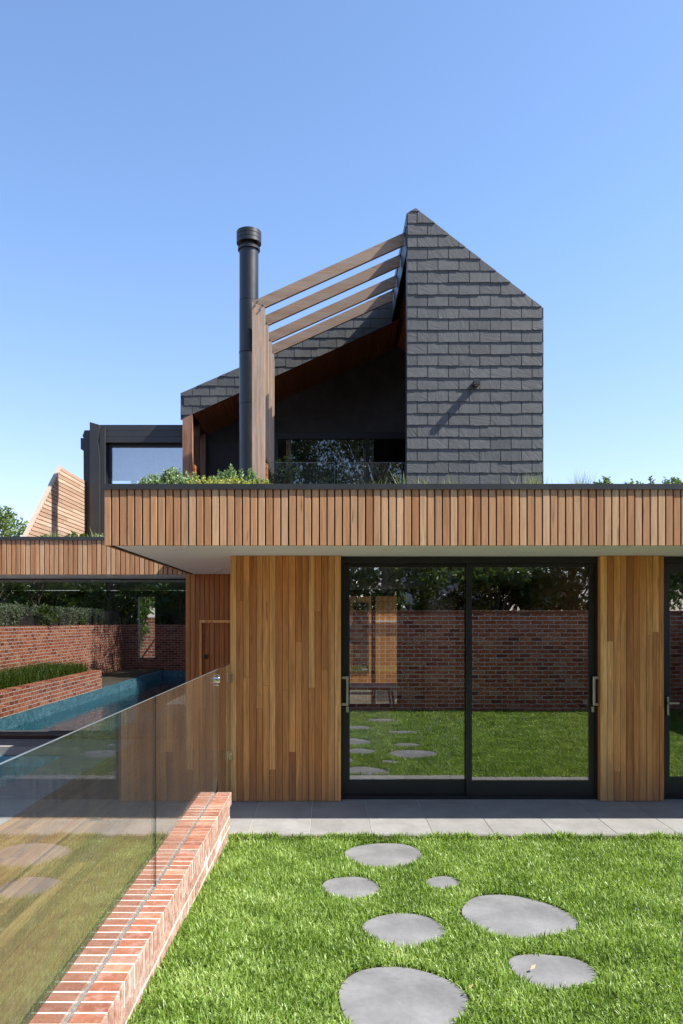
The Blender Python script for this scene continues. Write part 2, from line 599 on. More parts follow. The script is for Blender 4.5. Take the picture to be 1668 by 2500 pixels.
M_MORTAR = m_plain('mortar', (0.58, 0.545, 0.48), 0.92, 0.2, 0.0, 0.12, 25, 0.4)
M_SEAL = m_plain('grey_sealant', (0.20, 0.185, 0.165), 0.8, 0.3, 0.0, 0.25, 40)
M_BRICK = m_brick('red_brick', [(0.0, (0.15, 0.052, 0.03)), (0.2, (0.235, 0.083, 0.043)), (0.5, (0.19, 0.068, 0.037)), (0.75, (0.26, 0.105, 0.056)), (0.9, (0.29, 0.15, 0.09)), (1.0, (0.17, 0.088, 0.066))])
BR = [(0.0, (0.24, 0.058, 0.03)), (0.3, (0.46, 0.12, 0.055)), (0.7, (0.52, 0.15, 0.07)), (1.0, (0.60, 0.26, 0.14))]
M_WALL_XZ = m_brickwall('recycled_brick_across', 'xz', BR)
M_WALL_YZ = m_brickwall('recycled_brick_along', 'yz', BR)
M_SLATE = m_slate('grey_slate', (0.084, 0.086, 0.083))
M_SLATE_SHADED = m_slate('shaded_slate', (0.052, 0.053, 0.055))  # same slate, darkened so its colour carries the shade of the terrace
M_GLASS = m_glass('window_glass', 0.20, (0.90, 0.93, 0.92), 0.0, 0.006)
M_GLASS_L = m_glass('pool_room_glass', 0.17, (0.72, 0.78, 0.77), 0.0, 0.010)
M_FENCE = m_glass('fence_glass', 0.065, (0.945, 0.972, 0.962), 0.020, 0.0)
M_SPLASH = m_glass('door_glass_with_splashes', 0.20, (0.90, 0.93, 0.92), 0.0, 0.006)
_t = M_SPLASH.node_tree
T = NT.__new__(NT); T.m = M_SPLASH; T.t = _t
T.out = [n_ for n_ in _t.nodes if n_.type == 'OUTPUT_MATERIAL'][0]
_src = T.out.inputs[0].links[0].from_socket
_c = T.coord()
_sx = T.n('ShaderNodeSeparateXYZ'); T.l(_c, _sx.inputs[0])
_a = T.noise(T.vmath('MULTIPLY', _c, (1, 1, .45)), 17, 5, .7, 1.0)
_h = T.math('ADD', _sx.outputs[2], T.math('MULTIPLY', T.noise(_c, 5, 2), .3))
_m = T.math('MULTIPLY', T.maprange(_a, .60, .70, 0, .34), T.math('MULTIPLY', T.maprange(_h, .95, 1.05, 1, 0), T.maprange(_sx.outputs[0], .75, .95, 0, 1)))
_d = T.n('ShaderNodeBsdfDiffuse'); _d.inputs[0].default_value = (.75, .8, .8, 1)
_mx = T.n('ShaderNodeMixShader')
T.l(_m, _mx.inputs[0]); T.l(_src, _mx.inputs[1]); T.l(_d.outputs[0], _mx.inputs[2]); T.l(_mx.outputs[0], T.out.inputs[0])
M_TGLASS = m_glass('terrace_glass', 0.10, (0.6, 0.65, 0.64), 0.0, 0.006)
M_EDGE = m_plain('glass_edge', (0.008, 0.011, 0.010), 0.5, 0.3)
M_EDGE_L = m_plain('pale_glass_edge', (0.12, 0.135, 0.125), 0.3, 0.5)
M_BARK = m_plain('bark', (0.16, 0.12, 0.09), 0.9, 0.2, 0.0, 0.35, 8, 0.5)
M_PALEBARK = m_plain('pale_bark', (0.36, 0.31, 0.26), 0.8, 0.2, 0.0, 0.3, 5, 0.4)

house = empty('house', (1.0, 7.93, 0.0), 'modern timber and dark slate house with flat planted roof and gabled upper storey', 'house')


# ------------------------------------------------------------------ ground
def frame_rects(X0, X1, Y0, Y1, hx0, hx1, hy0, hy1):
    return [(X0, X1, Y0, hy0), (X0, X1, hy1, Y1), (X0, hx0, hy0, hy1), (hx1, X1, hy0, hy1)]


POOL = (-6.06, -3.5, -5.0, 11.3)
mb = MB()
for (a, b, c, d) in frame_rects(-1500, 1500, -1500, 1500, *POOL):
    mb.add([(a, c, -0.14), (b, c, -0.14), (b, d, -0.14), (a, d, -0.14)], [(0, 1, 2, 3)])
tag(mb.build('ground', M_EARTH), 'bare brown earth around the house and garden', 'ground', kind='structure')


def lawn_z(x, y):
    """soil level: flat, banked up a little against the low brick wall towards the near end"""
    x, y = np.asarray(x, float), np.asarray(y, float)
    side = np.clip(1 - (x + 0.83) / 1.0, 0, 1)
    side = side * side * (3 - 2 * side)
    near = np.clip((6.7 - y) / 3.4, 0, 1.0)
    rise = np.clip((y - 6.70) / 0.07, 0, 1)
    return -0.078 + 0.165 * side * near + 0.04 * rise * rise * (3 - 2 * rise)


gx = np.concatenate([np.linspace(-1.06, 0.6, 15), np.linspace(1.2, 7.4, 8)])
gy = np.concatenate([np.linspace(-0.42, 6.66, 20), np.linspace(6.69, 6.80, 8)])
LV = [(x, y, float(lawn_z(x, y))) for y in gy for x in gx]
nx_ = len(gx)
LF = [(j * nx_ + i, j * nx_ + i + 1, (j + 1) * nx_ + i + 1, (j + 1) * nx_ + i) for j in range(len(gy) - 1) for i in range(nx_ - 1)]
tag(mesh_obj('lawn', LV, LF, M_TURFBASE), 'dark soil under the bright green lawn', 'lawn', kind='structure')

# paving along the house: bluestone tiles that fall away from the house
mb = MB()
jx = [-0.955 + 0.005, -0.672, -0.150, 0.372, 0.894, 1.416, 1.938, 2.460, 2.982, 3.504, 4.026, 4.548, 5.07, 5.6, 6.12, 6.64, 7.16]
g = 0.003


def pz(y): return -(7.93 - y) * 0.02


for i in range(len(jx) - 1):
    for (ya, yb) in ((6.80, 7.80), (7.805, 8.16)):
        x0, x1, y0, y1 = jx[i] + g, jx[i + 1] - g, ya + g, yb - g
        vs = [(x0, y0, pz(y0)), (x1, y0, pz(y0)), (x1, y1, pz(y1)), (x0, y1, pz(y1))]
        vs += [(p[0], p[1], p[2] - 0.03) for p in vs]
        mb.add(vs, [(0, 1, 2, 3), (0, 4, 5, 1), (1, 5, 6, 2), (2, 6, 7, 3), (3, 7, 4, 0)])
mb.add([(-0.955, 6.80, pz(6.80) - .004), (7.2, 6.80, pz(6.80) - .004), (7.2, 8.16, pz(8.16) - .004), (-0.955, 8.16, pz(8.16) - .004),
        (-0.955, 6.80, -.13), (7.2, 6.80, -.13)], [(0, 1, 2, 3), (0, 4, 5, 1)], 1)
tag(mb.build('paving', [M_PAVER, M_GROUT]), 'pale bluestone paving strip between the lawn and the house', 'paving', kind='structure')

# timber deck behind the low brick wall, and pale pool paving beside it
mb = MB()
x = -2.86
while x < -1.10:
    y = -5.0
    while y < 12.1:
        L = random.uniform(2.4, 4.2)
        y1 = min(12.15, y + L)
        mb.box(x + .0025, min(x + .0875, -1.085), y + .001, y1 - .001, -0.03, random.uniform(-0.0015, 0.0))
        y = y1
    x += 0.09
mb.box(-1.082, -0.9655, 6.885, 11.04, -0.03, -0.0005)
mb.box(-2.86, -1.085, -5.0, 12.15, -0.10, -0.032, 1)
tag(mb.build('deck', [W_DECK, M_BACK]), 'warm timber deck behind the low brick wall', 'deck', kind='structure')
mb = MB()
for i in range(1):
    yy = -5.0
    while yy < 12.1:
        mb.box(-3.5, -2.866, yy + .003, yy + .897, -0.12, 0.0)
        yy += .9
mb.box(-7.6, -3.5, 11.4, 12.15, -0.12, -0.002)
tag(mb.build('pool_paving', M_PAVER), 'pale stone paving along the pool edge', 'paving', kind='structure')

# pool
T = NT('pool_mosaic')
c_ = T.coord()
sn_ = T.n('ShaderNodeVectorMath', operation='SNAP')
T.l(c_, sn_.inputs[0]); sn_.inputs[1].default_value = (.07, .07, .07)
wq_ = T.n('ShaderNodeTexWhiteNoise', noise_dimensions='3D'); T.l(sn_.outputs[0], wq_.inputs['Vector'])
nz_ = wq_.outputs[0]
col_ = T.ramp(nz_, [(0.0, (0.06, 0.19, 0.25)), (1.0, (0.15, 0.33, 0.41))])
T.principled(col_, 0.35, 0.5)
M_MOSAIC = T.m
mb = MB()
px0, px1, py0, py1 = POOL
mb.box(px0 - .1, px0, py0, py1, -1.5, -0.02)
mb.box(px1, px1 + .1, py0, py1, -1.5, -0.125)
mb.box(px0 - .1, px1 + .1, py0 - .1, py0, -1.5, -0.02)
mb.box(px0 - .1, px1 + .1, py1, py1 + .1, -1.5, -0.125)
mb.box(px0, px1, py0, py1, -1.6, -1.5)
tag(mb.build('pool_shell', M_MOSAIC), 'teal mosaic tiled swimming pool shell', 'pool', kind='structure')
T = NT('pool_water')
lw_ = T.n('ShaderNodeLayerWeight'); lw_.inputs[0].default_value = 0.5
fc_ = T.math('MULTIPLY_ADD', T.math('POWER', lw_.outputs['Facing'], 5.0), 0.96, 0.03)
tr_ = T.n('ShaderNodeBsdfTransparent'); tr_.inputs[0].default_value = (0.5, 0.82, 0.86, 1)
gl_ = T.n('ShaderNodeBsdfGlossy'); gl_.inputs['Roughness'].default_value = 0.0
T.l(T.bump(T.noise(T.coord(), 5.0, 3), 0.22, 0.02), gl_.inputs['Normal'])
mx_ = T.n('ShaderNodeMixShader')
T.l(fc_, mx_.inputs[0]); T.l(tr_.outputs[0], mx_.inputs[1]); T.l(gl_.outputs[0], mx_.inputs[2]); T.l(mx_.outputs[0], T.out.inputs[0])
mb = MB()
mb.add([(px0, py0, -.27), (px1, py0, -.27), (px1, py1, -.27), (px0, py1, -.27)], [(0, 1, 2, 3)])
tag(mb.build('water', T.m), 'clear teal pool water', 'water', kind='structure')

# ------------------------------------------------------------------ low brick wall with the glass pool fence
wall = empty('brick_wall', (-0.955, 3.2, 0), 'low red brick garden wall with header coping beside the lawn', 'wall')
WY1, WY0 = 6.87, -0.42
mb = MB()
y = WY1
while y - 0.0735 > WY0:
    y0 = y - 0.0735
    jt = random.uniform(-.001, .0015)
    mb.cbox(-1.0875 + random.uniform(-.002, .002), -0.970, y0, y, 0.209, 0.3195 + jt, 0.005, 0, 0.0005)
    mb.cbox(-0.949, -0.8215 + random.uniform(-.002, .002), y0, y, 0.209, 0.3195 + jt, 0.005, 0, 0.0005)
    y = y0 - 0.0125 + random.uniform(-.0012, .0012)
mb.box(-1.0845, -0.9725, WY0, WY1 - .004, 0.2105, 0.3160, 1)
mb.box(-0.9465, -0.8245, WY0, WY1 - .004, 0.2105, 0.3160, 1)
mb.box(-0.9715, -0.9475, WY0, WY1 - .008, 0.205, 0.309, 2)
mb.build('coping', [M_BRICK, M_MORTAR, M_SEAL], wall)
mb = MB()
for ci, z0 in enumerate((0.123, 0.037, -0.049, -0.135)):
    y = WY1 - .012 - (0.12 if ci % 2 else 0)
    if ci % 2:
        mb.cbox(-1.073, -0.834, y + .01, WY1 - .012, z0, z0 + .076, .004, 0, .0012)
    while y > WY0 + .25:
        mb.cbox(-1.073, -0.834 + random.uniform(-.002, .002), y - .23, y, z0, z0 + .076, .004, 0, .0012)
        y -= .24
mb.box(-1.0705, -0.8365, WY0, WY1 - .016, -.14, .2085, 1)
mb.build('body', [M_BRICK, M_MORTAR], wall)


def pane(mb, x0, x1, y0, y1, z0, z1, chamfer=0.0):
    """upright fence pane in the y-z plane; faces glass, edges 1, top edge 2"""
    if chamfer:
        pl = [(y0, z0), (y1 - chamfer, z0), (y1, z0 + chamfer * 1.25), (y1, z1), (y0, z1)]
    else:
        pl = [(y0, z0), (y1, z0), (y1, z1), (y0, z1)]
    n = len(pl)
    vs = [(x0, a, b) for a, b in pl] + [(x1, a, b) for a, b in pl]
    mb.add(vs, [tuple(range(n))[::-1], tuple(range(n, 2 * n))], 0)
    for i in range(n):
        j = (i + 1) % n
        up = pl[i][1] == z1 and pl[j][1] == z1
        mb.add([vs[i], vs[j], vs[j + n], vs[i + n]], [(0, 1, 2, 3)], 2 if up else 1)


fence = empty('glass_pool_fence', (-0.96, 3.2, 0.31), 'frameless glass pool fence standing in the slot of the low brick wall', 'fence')
for (a, b, ch) in ((-0.40, 1.93, 0), (1.944, 4.451, 0), (4.465, 6.962, 0.10)):
    mb = MB()
    pane(mb, -0.966, -0.954, a, b, 0.300, 1.362, ch)
    mb.build('pane', [M_FENCE, M_EDGE, M_EDGE_L], fence)
gate = empty('glass_gate', (-0.96, 7.9, 0.08), 'frameless glass gate hinged on the corner of the timber wall', 'gate')
mb = MB()
pane(mb, -0.966, -0.954, 6.974, 7.90, 0.08, 1.362)
mb.build('pane', [M_FENCE, M_EDGE, M_EDGE_L], gate)
for zc in (1.225, 0.46):
    mb = MB()
    mb.cbox(-0.985, -0.935, 7.86, 7.924, zc - .045, zc + .045, .004)
    mb.cbox(-0.972, -0.948, 7.79, 7.862, zc - .042, zc + .042, .004)
    mb.build('hinge', M_CHROME, gate)
mb = MB()
mb.cbox(-0.985, -0.935, 6.93, 7.01, 1.225, 1.318, .006)
mb.tube([(-0.99, 6.945, 1.272), (-0.93, 6.945, 1.272)], 0.028, 14)
mb.build('latch', M_CHROME, gate)

# ------------------------------------------------------------------ stepping stones
def ground_pt(px, py, z=-0.066):
    d = (K - z) * FL / (py - HY)
    return ((px - VX) * d / FL, d)


STONES = [
    ([(841, 2083), (868, 2067), (925, 2059), (985, 2061), (1018, 2072), (1031, 2088), (1016, 2104), (975, 2117), (920, 2120), (868, 2107)], 'oval stepping stone nearest the house paving'),
    ([(787, 2162), (802, 2148), (845, 2141), (885, 2142), (913, 2152), (928, 2169), (918, 2184), (880, 2194), (825, 2192), (795, 2179)], 'half round stepping stone on the side of the brick wall in the second row'),
    ([(1040, 2152), (1058, 2142), (1090, 2139), (1112, 2146), (1125, 2157), (1110, 2167), (1080, 2172), (1050, 2166)], 'smallest stepping stone in the lawn'),
    ([(1127, 2222), (1145, 2198), (1180, 2186), (1240, 2185), (1300, 2196), (1365, 2217), (1402, 2239), (1412, 2258), (1392, 2275), (1330, 2288), (1240, 2290), (1175, 2270), (1138, 2247)], 'long egg shaped stepping stone in the middle of the lawn'),
    ([(884, 2262), (905, 2244), (955, 2231), (1000, 2230), (1047, 2240), (1082, 2262), (1088, 2279), (1062, 2299), (1000, 2314), (943, 2306), (902, 2285)], 'round stepping stone just beyond the largest one'),
    ([(1241, 2350), (1262, 2333), (1320, 2330), (1395, 2338), (1442, 2358), (1457, 2382), (1433, 2404), (1370, 2416), (1308, 2407), (1260, 2379)], 'oval stepping stone nearest the right edge of the lawn'),
    ([(826, 2430), (840, 2395), (880, 2370), (940, 2360), (1010, 2365), (1085, 2388), (1132, 2418), (1143, 2446), (1127, 2482), (1080, 2523), (1000, 2550), (908, 2540), (848, 2495)], 'largest stepping stone, at the near end of the lawn'),
]
stone_polys = []


def smooth_poly(p, n=6):
    out, N = [], len(p)
    for i in range(N):
        a, b, c, d = (np.array(p[(i + k) % N], float) for k in (-1, 0, 1, 2))
        for k in range(n):
            t = k / n
            out.append(tuple(0.5 * ((2 * b) + (c - a) * t + (2 * a - 5 * b + 4 * c - d) * t * t + (3 * b - a - 3 * c + d) * t ** 3)))
    return out


def stepping_stone(poly, label):
    cx = sum(p[0] for p in poly) / len(poly)
    cy = sum(p[1] for p in poly) / len(poly)
    loc = [(p[0] - cx, p[1] - cy) for p in poly]
    n = len(loc)
    top, edge = -0.0, -0.006
    vs = [(x * .99, y * .99, top) for x, y in loc] + [(x, y, edge) for x, y in loc] + [(x, y, -0.06) for x, y in loc]
    fs = [tuple(range(n))]
    for r in (0, 1):
        fs += [(r * n + i, (r + 1) * n + i, (r + 1) * n + (i + 1) % n, r * n + (i + 1) % n) for i in range(n)]
    o = mesh_obj('stepping_stone', vs, fs, M_STEP)
    o.location = (cx, cy, -0.066)
    tag(o, label, 'stepping stone', 'bluestone stepping stones set in the lawn')
    stone_polys.append(np.array(poly))


for pts, lab in STONES:
    stepping_stone(smooth_poly([ground_pt(*p) for p in pts]), 'grey ' + lab)
for (cx, cy, rx, ry, lab) in ((1.02, 1.25, .30, .25, 'grey stepping stone by the far garden wall, seen only in the door glass'),
                              (0.48, 2.30, .30, .26, 'grey stepping stone before the camera, seen only in the door glass'),
                              (1.25, 2.85, .26, .2, 'small grey stepping stone beside the camera, seen only in the door glass')):
    stepping_stone([(cx + rx * math.cos(a) * (1 + .06 * math.sin(2 * a + cx)), cy + ry * math.sin(a)) for a in np.linspace(0, 2 * math.pi, 40, endpoint=False)], lab)


# ------------------------------------------------------------------ grass
def inside(P, poly):
    x, y = P[:, 0], P[:, 1]
    r = np.zeros(len(P), bool)
    n = len(poly)
    for i in range(n):
        x1, y1 = poly[i]
        x2, y2 = poly[(i + 1) % n]
        cnd = ((y1 > y) != (y2 > y)) & (x < (x2 - x1) * (y - y1) / (y2 - y1 + 1e-12) + x1)
        r ^= cnd
    return r


def blades(P, hmin, hmax, wmin, wmax, lean, z0):
    """curved tapering blades: five points, one quad pair and a tip each"""
    n = len(P)
    h = RNG.uniform(hmin, hmax, n)
    w = RNG.uniform(wmin, wmax, n) * .5
    az = RNG.uniform(0, 2 * np.pi, n)
    ln = np.abs(RNG.normal(0, 1, n)) * lean + 0.12
    ln = np.clip(ln, 0.05, 1.35)
    dx, dy = np.cos(az), np.sin(az)
    tw = az + np.pi / 2 + RNG.uniform(-.6, .6, n)
    wx, wy = np.cos(tw), np.sin(tw)
    V = np.zeros((n, 5, 3), np.float32)
    b = np.stack([P[:, 0], P[:, 1], np.broadcast_to(np.asarray(z0, float), (n,))], 1)
    m1 = b + np.stack([dx * h * .5 * np.sin(ln * .6), dy * h * .5 * np.sin(ln * .6), h * .5 * np.cos(ln * .6)], 1)
    tp = m1 + np.stack([dx * h * .5 * np.sin(ln * 1.35), dy * h * .5 * np.sin(ln * 1.35), h * .5 * np.cos(ln * 1.35)], 1)
    W = np.stack([wx * w, wy * w, np.zeros(n)], 1)
    V[:, 0], V[:, 1] = b - W * .8, b + W * .8
    V[:, 2], V[:, 3] = m1 - W, m1 + W
    V[:, 4] = tp
    i0 = np.arange(n) * 5
    quads = np.stack([i0, i0 + 1, i0 + 3, i0 + 2], 1)
    tris = np.stack([i0 + 2, i0 + 3, i0 + 4], 1)
    return V.reshape(-1, 3), quads, tris


M_GRASS = m_leaf('buffalo_grass', [(0.0, (0.042, 0.078, 0.010)), (0.3, (0.120, 0.208, 0.029)), (0.55, (0.215, 0.325, 0.06)), (0.78, (0.335, 0.45, 0.13)), (0.92, (0.49, 0.56, 0.25)), (1.0, (0.56, 0.50, 0.30))], 0.42, 0.36, 0.42)


def scatter_lawn(x0, x1, y0, y1, dens):
    n = int((x1 - x0) * (y1 - y0) * dens)
    P = np.stack([RNG.uniform(x0, x1, n), RNG.uniform(y0, y1, n)], 1)
    keep = np.ones(n, bool)
    for pl in stone_polys:
        c = pl.mean(0)
        ang = np.arctan2(pl[:, 1] - c[1], pl[:, 0] - c[0])
        grow = 1.018 + 0.022 * np.sin(ang * 5 + c[0] * 9) + 0.012 * np.sin(ang * 11 + c[1] * 5) + 0.012 * np.sin(ang)
        keep &= ~inside(P, c + (pl - c) * grow[:, None])
    edge = 6.775 + 0.02 * np.sin(P[:, 0] * 7.3) + 0.015 * np.sin(P[:, 0] * 23.0)
    keep &= P[:, 1] < edge
    keep &= P[:, 0] > -0.835
    P = P[keep]
    # thinner, lower patches
    return P


PA = scatter_lawn(-0.84, 3.5, 3.15, 6.82, 14000)
PB = scatter_lawn(-0.84, 7.3, -0.40, 3.15, 4500)
PC = scatter_lawn(3.5, 7.3, 3.15, 6.82, 4500)
VA, QA, TA = blades(PA, .034, .064, .0042, .0085, .95, lawn_z(PA[:, 0], PA[:, 1]))
PB = np.concatenate([PB, PC])
VB, QB, TB = blades(PB, .036, .066, .006, .010, .95, lawn_z(PB[:, 0], PB[:, 1]))
V_ = np.concatenate([VA, VB])
Q_ = np.concatenate([QA, QB + len(VA)])
T_ = np.concatenate([TA, TB + len(VA)])
tag(mesh_np('grass', V_, Q_, T_, M_GRASS), 'short bright green lawn grass around the stepping stones', 'grass', kind='stuff')


# ------------------------------------------------------------------ house: boards, slates
def boards(mb, x0, x1, z0, z1, yf, th, w, gap, step=0.0015, joints=0.0, mi=0):
    """vertical boards facing the camera, each its own strip, some cut by a butt joint"""
    x = x0
    while x < x1 - 0.004:
        xe = min(x + w, x1)
        if xe - x < 0.012: break
        zs = [z0, z1]
        if joints and random.random() < joints:
            zs = [z0, random.uniform(z0 + .25, z1 - .3), z1]
        for a, b in zip(zs[:-1], zs[1:]):
            y = yf + random.uniform(-step, step)
            mb.box(x + gap / 2, xe - gap / 2, y, yf + th, a + (0.0008 if a > z0 else 0), b - (0.0008 if b < z1 else 0), mi)
        x = xe


def boards_side(mb, y0, y1, z0, z1, xf, th, w, gap, mi=0):
    """the same on a face turned to -x"""
    y = y0
    while y < y1 - 0.004:
        ye = min(y + w, y1)
        mb.box(xf + random.uniform(-.001, .001), xf + th, y + gap / 2, ye - gap / 2, z0, z1, mi)
        y = ye


def clip_poly(sub, clip):
    """Sutherland-Hodgman, clip convex and counter-clockwise in x-z"""
    out = list(sub)
    n = len(clip)
    for i in range(n):
        a, b = clip[i], clip[(i + 1) % n]
        inp, out = out, []
        if not inp: break

        def side(p): return (b[0] - a[0]) * (p[1] - a[1]) - (b[1] - a[1]) * (p[0] - a[0])
        for k in range(len(inp)):
            p, q = inp[k - 1], inp[k]
            sp_, sq = side(p), side(q)
            if sq >= 0:
                if sp_ < 0:
                    t = sp_ / (sp_ - sq)
                    out.append((p[0] + (q[0] - p[0]) * t, p[1] + (q[1] - p[1]) * t))
                out.append(q)
            elif sp_ >= 0:
                t = sp_ / (sp_ - sq)
                out.append((p[0] + (q[0] - p[0]) * t, p[1] + (q[1] - p[1]) * t))
    return out


def area(p):
    return 0.5 * sum(p[i - 1][0] * p[i][1] - p[i][0] * p[i - 1][1] for i in range(len(p)))


def slates(mb, clip, yf, ztop, h, w, xoff, lift=0.0095, mi=0):
    """overlapping slates in courses on the polygon clip; the lower edge stands proud"""
    if area(clip) < 0: clip = clip[::-1]
    xs = [p[0] for p in clip]
    zs = [p[1] for p in clip]
    k = 0
    z1 = ztop
    while z1 > min(zs):
        z0 = z1 - h
        x = xoff - (w / 2 if k % 2 else 0)
        while x < max(xs):
            xe = x + w
            if xe > min(xs) and z0 < max(zs):
                g_ = 0.0055
                dz = random.uniform(-.005, .005)
                lft = lift * random.uniform(0.75, 1.35)
                bot = [(x + g_ + (w - 2 * g_) * t, z0 + dz + random.uniform(-.0045, .0045)) for t in np.linspace(0, 1, 9)]
                sub = bot + [(xe - g_, z1 + .004), (x + g_, z1 + .004)]
                cp = clip_poly(sub, clip)
                if len(cp) > 2 and abs(area(cp)) > 1e-4:
                    yy = [yf - (0.0025 + lft * (z1 + .004 - p[1]) / h) for p in cp]
                    n = len(cp)
                    vs = [(p[0], y_, p[1]) for p, y_ in zip(cp, yy)] + [(p[0], yf + .001, p[1]) for p in cp]
                    fs = [tuple(range(n))] + [(i, i + n, (i + 1) % n + n, (i + 1) % n) for i in range(n)]
                    mb.add(vs, fs, mi)
            x = xe
        z1 = z0
        k += 1


# ---- ground floor timber walls
DF, DD = 7.93, 8.02
SOF = 2.43
mb = MB()
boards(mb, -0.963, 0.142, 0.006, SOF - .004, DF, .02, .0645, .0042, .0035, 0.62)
boards_side(mb, 7.952, 11.06, 0.006, SOF - .004, -0.963, .02, .0645, .003)
mb.box(-0.942, 0.14, DF + .021, 8.12, 0.0, SOF - .004, 1)
mb.box(-0.942, -0.80, 8.12, 11.06, 0.0, SOF - .004, 1)
mb.build('timber_wall', [W_CLAD, M_BACK], house)
mb = MB()
boards(mb, 2.698, 3.325, 0.006, SOF - .004, DF, .02, .0645, .0042, .0035, 0.62)
boards_side(mb, 7.952, 8.11, 0.006, SOF - .004, 2.698, .019, .0645, .003)
mb.box(2.7175, 3.305, DF + .021, 8.12, 0.0, SOF - .004, 1)
mb.build('timber_wall', [W_CLAD, M_BACK], house)
mb = MB()
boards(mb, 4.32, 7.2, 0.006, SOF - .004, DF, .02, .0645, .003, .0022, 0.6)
mb.box(4.34, 7.2, DF + .021, 8.12, 0.0, SOF - .004, 1)
mb.build('timber_wall', [W_CLAD, M_BACK], house)
# recessed wall beside the pool room, with a concealed cupboard door
DL = 11.07
mb = MB()
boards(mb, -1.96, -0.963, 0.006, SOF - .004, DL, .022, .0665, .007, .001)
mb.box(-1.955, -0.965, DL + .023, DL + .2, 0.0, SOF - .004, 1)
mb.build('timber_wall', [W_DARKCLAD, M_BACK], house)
cup = MB()
x0c, z1c = PT(488, 1515, DL)
cup.box(x0c, -0.967, DL - .035, DL - .006, z1c - .03, z1c + .006)
cup.box(x0c, x0c + .03, DL - .035, DL - .006, 0.01, z1c - .031)
cdoor = cup.build('cupboard_door', W_CLAD, house)
kx, kz = PT(503, 1603, DL)
mb = MB(); mb.cbox(kx - .024, kx + .024, DL - .05, DL - .004, kz - .026, kz + .026, .004)
mb.build('knob', M_BLACK, cdoor)


# ---- fascias with battens
def fascia(x0, x1, yf, z0, z1, left_return=None):
    mb = MB()
    x = x0
    while x < x1 - .01:
        xe = min(x + .0655, x1)
        y = yf + random.uniform(-.0015, .0015)
        mb.cbox(x, xe - .012, y, yf + .024, z0, z1 + .004, .0015)
        x = xe
    if left_return:
        y = yf + .035
        while y < left_return - .02:
            mb.box(x0, x0 + .024, y, min(y + .056, left_return), z0, z1 + .004)
            y += .0655
        mb.box(x0 + .0245, x0 + .06, yf + .0245, left_return, z0 + .004, z1 + .02, 1)
    mb.box(x0 + .002, x1, yf + .0245, yf + .06, z0 + .004, z1 + .02, 1)
    return mb.build('fascia', [W_FASCIA, M_BACK], house)


fF = fascia(-1.899, 7.6, 6.83, 2.425, 2.902, 11.04)
mb = MB()
mb.box(-1.915, 2.55, 6.818, 6.95, 2.902, 2.949)
mb.box(2.553, 7.6, 6.818, 6.95, 2.902, 2.9485)
mb.box(-1.915, -1.80, 6.951, 11.04, 2.9015, 2.9485)
mb.build('capping', M_CAP, fF)
fL = fascia(-7.7, -0.97, DL, 2.425, 2.899)
mb = MB()
mb.box(-7.7, -1.92, DL - .012, DL + .12, 2.899, 2.947)
mb.build('capping', M_CAP, fL)

# ---- soffits and roof slabs
mb = MB()
mb.box(-1.835, 7.5, 6.895, 11.02, SOF, SOF + .012)
sof = mb.build('soffit', M_WHITE, house)
for (px, py) in ((430, 1342), (940, 1341), (1452, 1340), (533, 1391)):
    d = (SOF - K) * FL / (HY - py)
    x = (px - VX) * d / FL
    mb = MB()
    mb.lathe(x, d, [(.052, SOF - .001), (.052, SOF - .007), (.043, SOF - .007), (.040, SOF - .001)], 28)
    mb.lathe(x, d, [(.039, SOF - .001), (.039, SOF - .0025)], 24, 1)
    mb.build('downlight', [M_WHITE, M_CREAM], sof)
mb = MB()
mb.box(-7.6, -1.962, DL + .062, 12.16, SOF, SOF + .012)
sof2 = mb.build('soffit', M_WHITE, house)
for (px, py) in ((272, 1405), (4, 1405)):
    d = (SOF - K) * FL / (HY - py)
    x = (px - VX) * d / FL
    mb = MB()
    mb.lathe(x, d, [(.052, SOF - .001), (.052, SOF - .007), (.043, SOF - .007), (.040, SOF - .001)], 28)
    mb.build('downlight', M_WHITE, sof2)
mb = MB()
mb.box(-1.835, 7.5, 6.893, 17.0, 2.4435, 2.855)
mb.box(-7.65, -1.84, DL + .0625, 17.0, 2.4435, 2.85)
mb.build('roof_slab', [M_SOIL], house)
mb = MB()
mb.box(-0.80, 7.2, 8.13, 16.9, SOF + .003, SOF + .0125)
mb.box(-7.6, -1.9, 12.30, 16.9, SOF + .003, SOF + .0125)
mb.build('ceiling', M_WHITE, house)


# ---- sliding door
def frame_rect(mb, x0, x1, z0, z1, y0, y1, wl, wr, wt, wb, mi=0):
    mb.box(x0, x0 + wl, y0, y1, z0, z1, mi)
    mb.box(x1 - wr, x1, y0, y1, z0, z1, mi)
    mb.box(x0 + wl, x1 - wr, y0, y1, z1 - wt, z1, mi)
    mb.box(x0 + wl, x1 - wr, y0, y1, z0, z0 + wb, mi)


def d_handle(mb, x, y, z0, z1, dirx):
    w = .024
    mb.cbox(x - w / 2, x + w / 2, y - .062, y - .038, z0, z1, .003)
    for a, b in ((z0, z0 + .026), (z1 - .026, z1)):
        mb.cbox(min(x, x + dirx * .045), max(x, x + dirx * .045), y - .061, y - .039, a + .0005, b - .0005, .002)
        mb.cbox(x + dirx * .045 - .012, x + dirx * .045 + .012, y - .060, y - .001, a + .001, b - .001, .002)


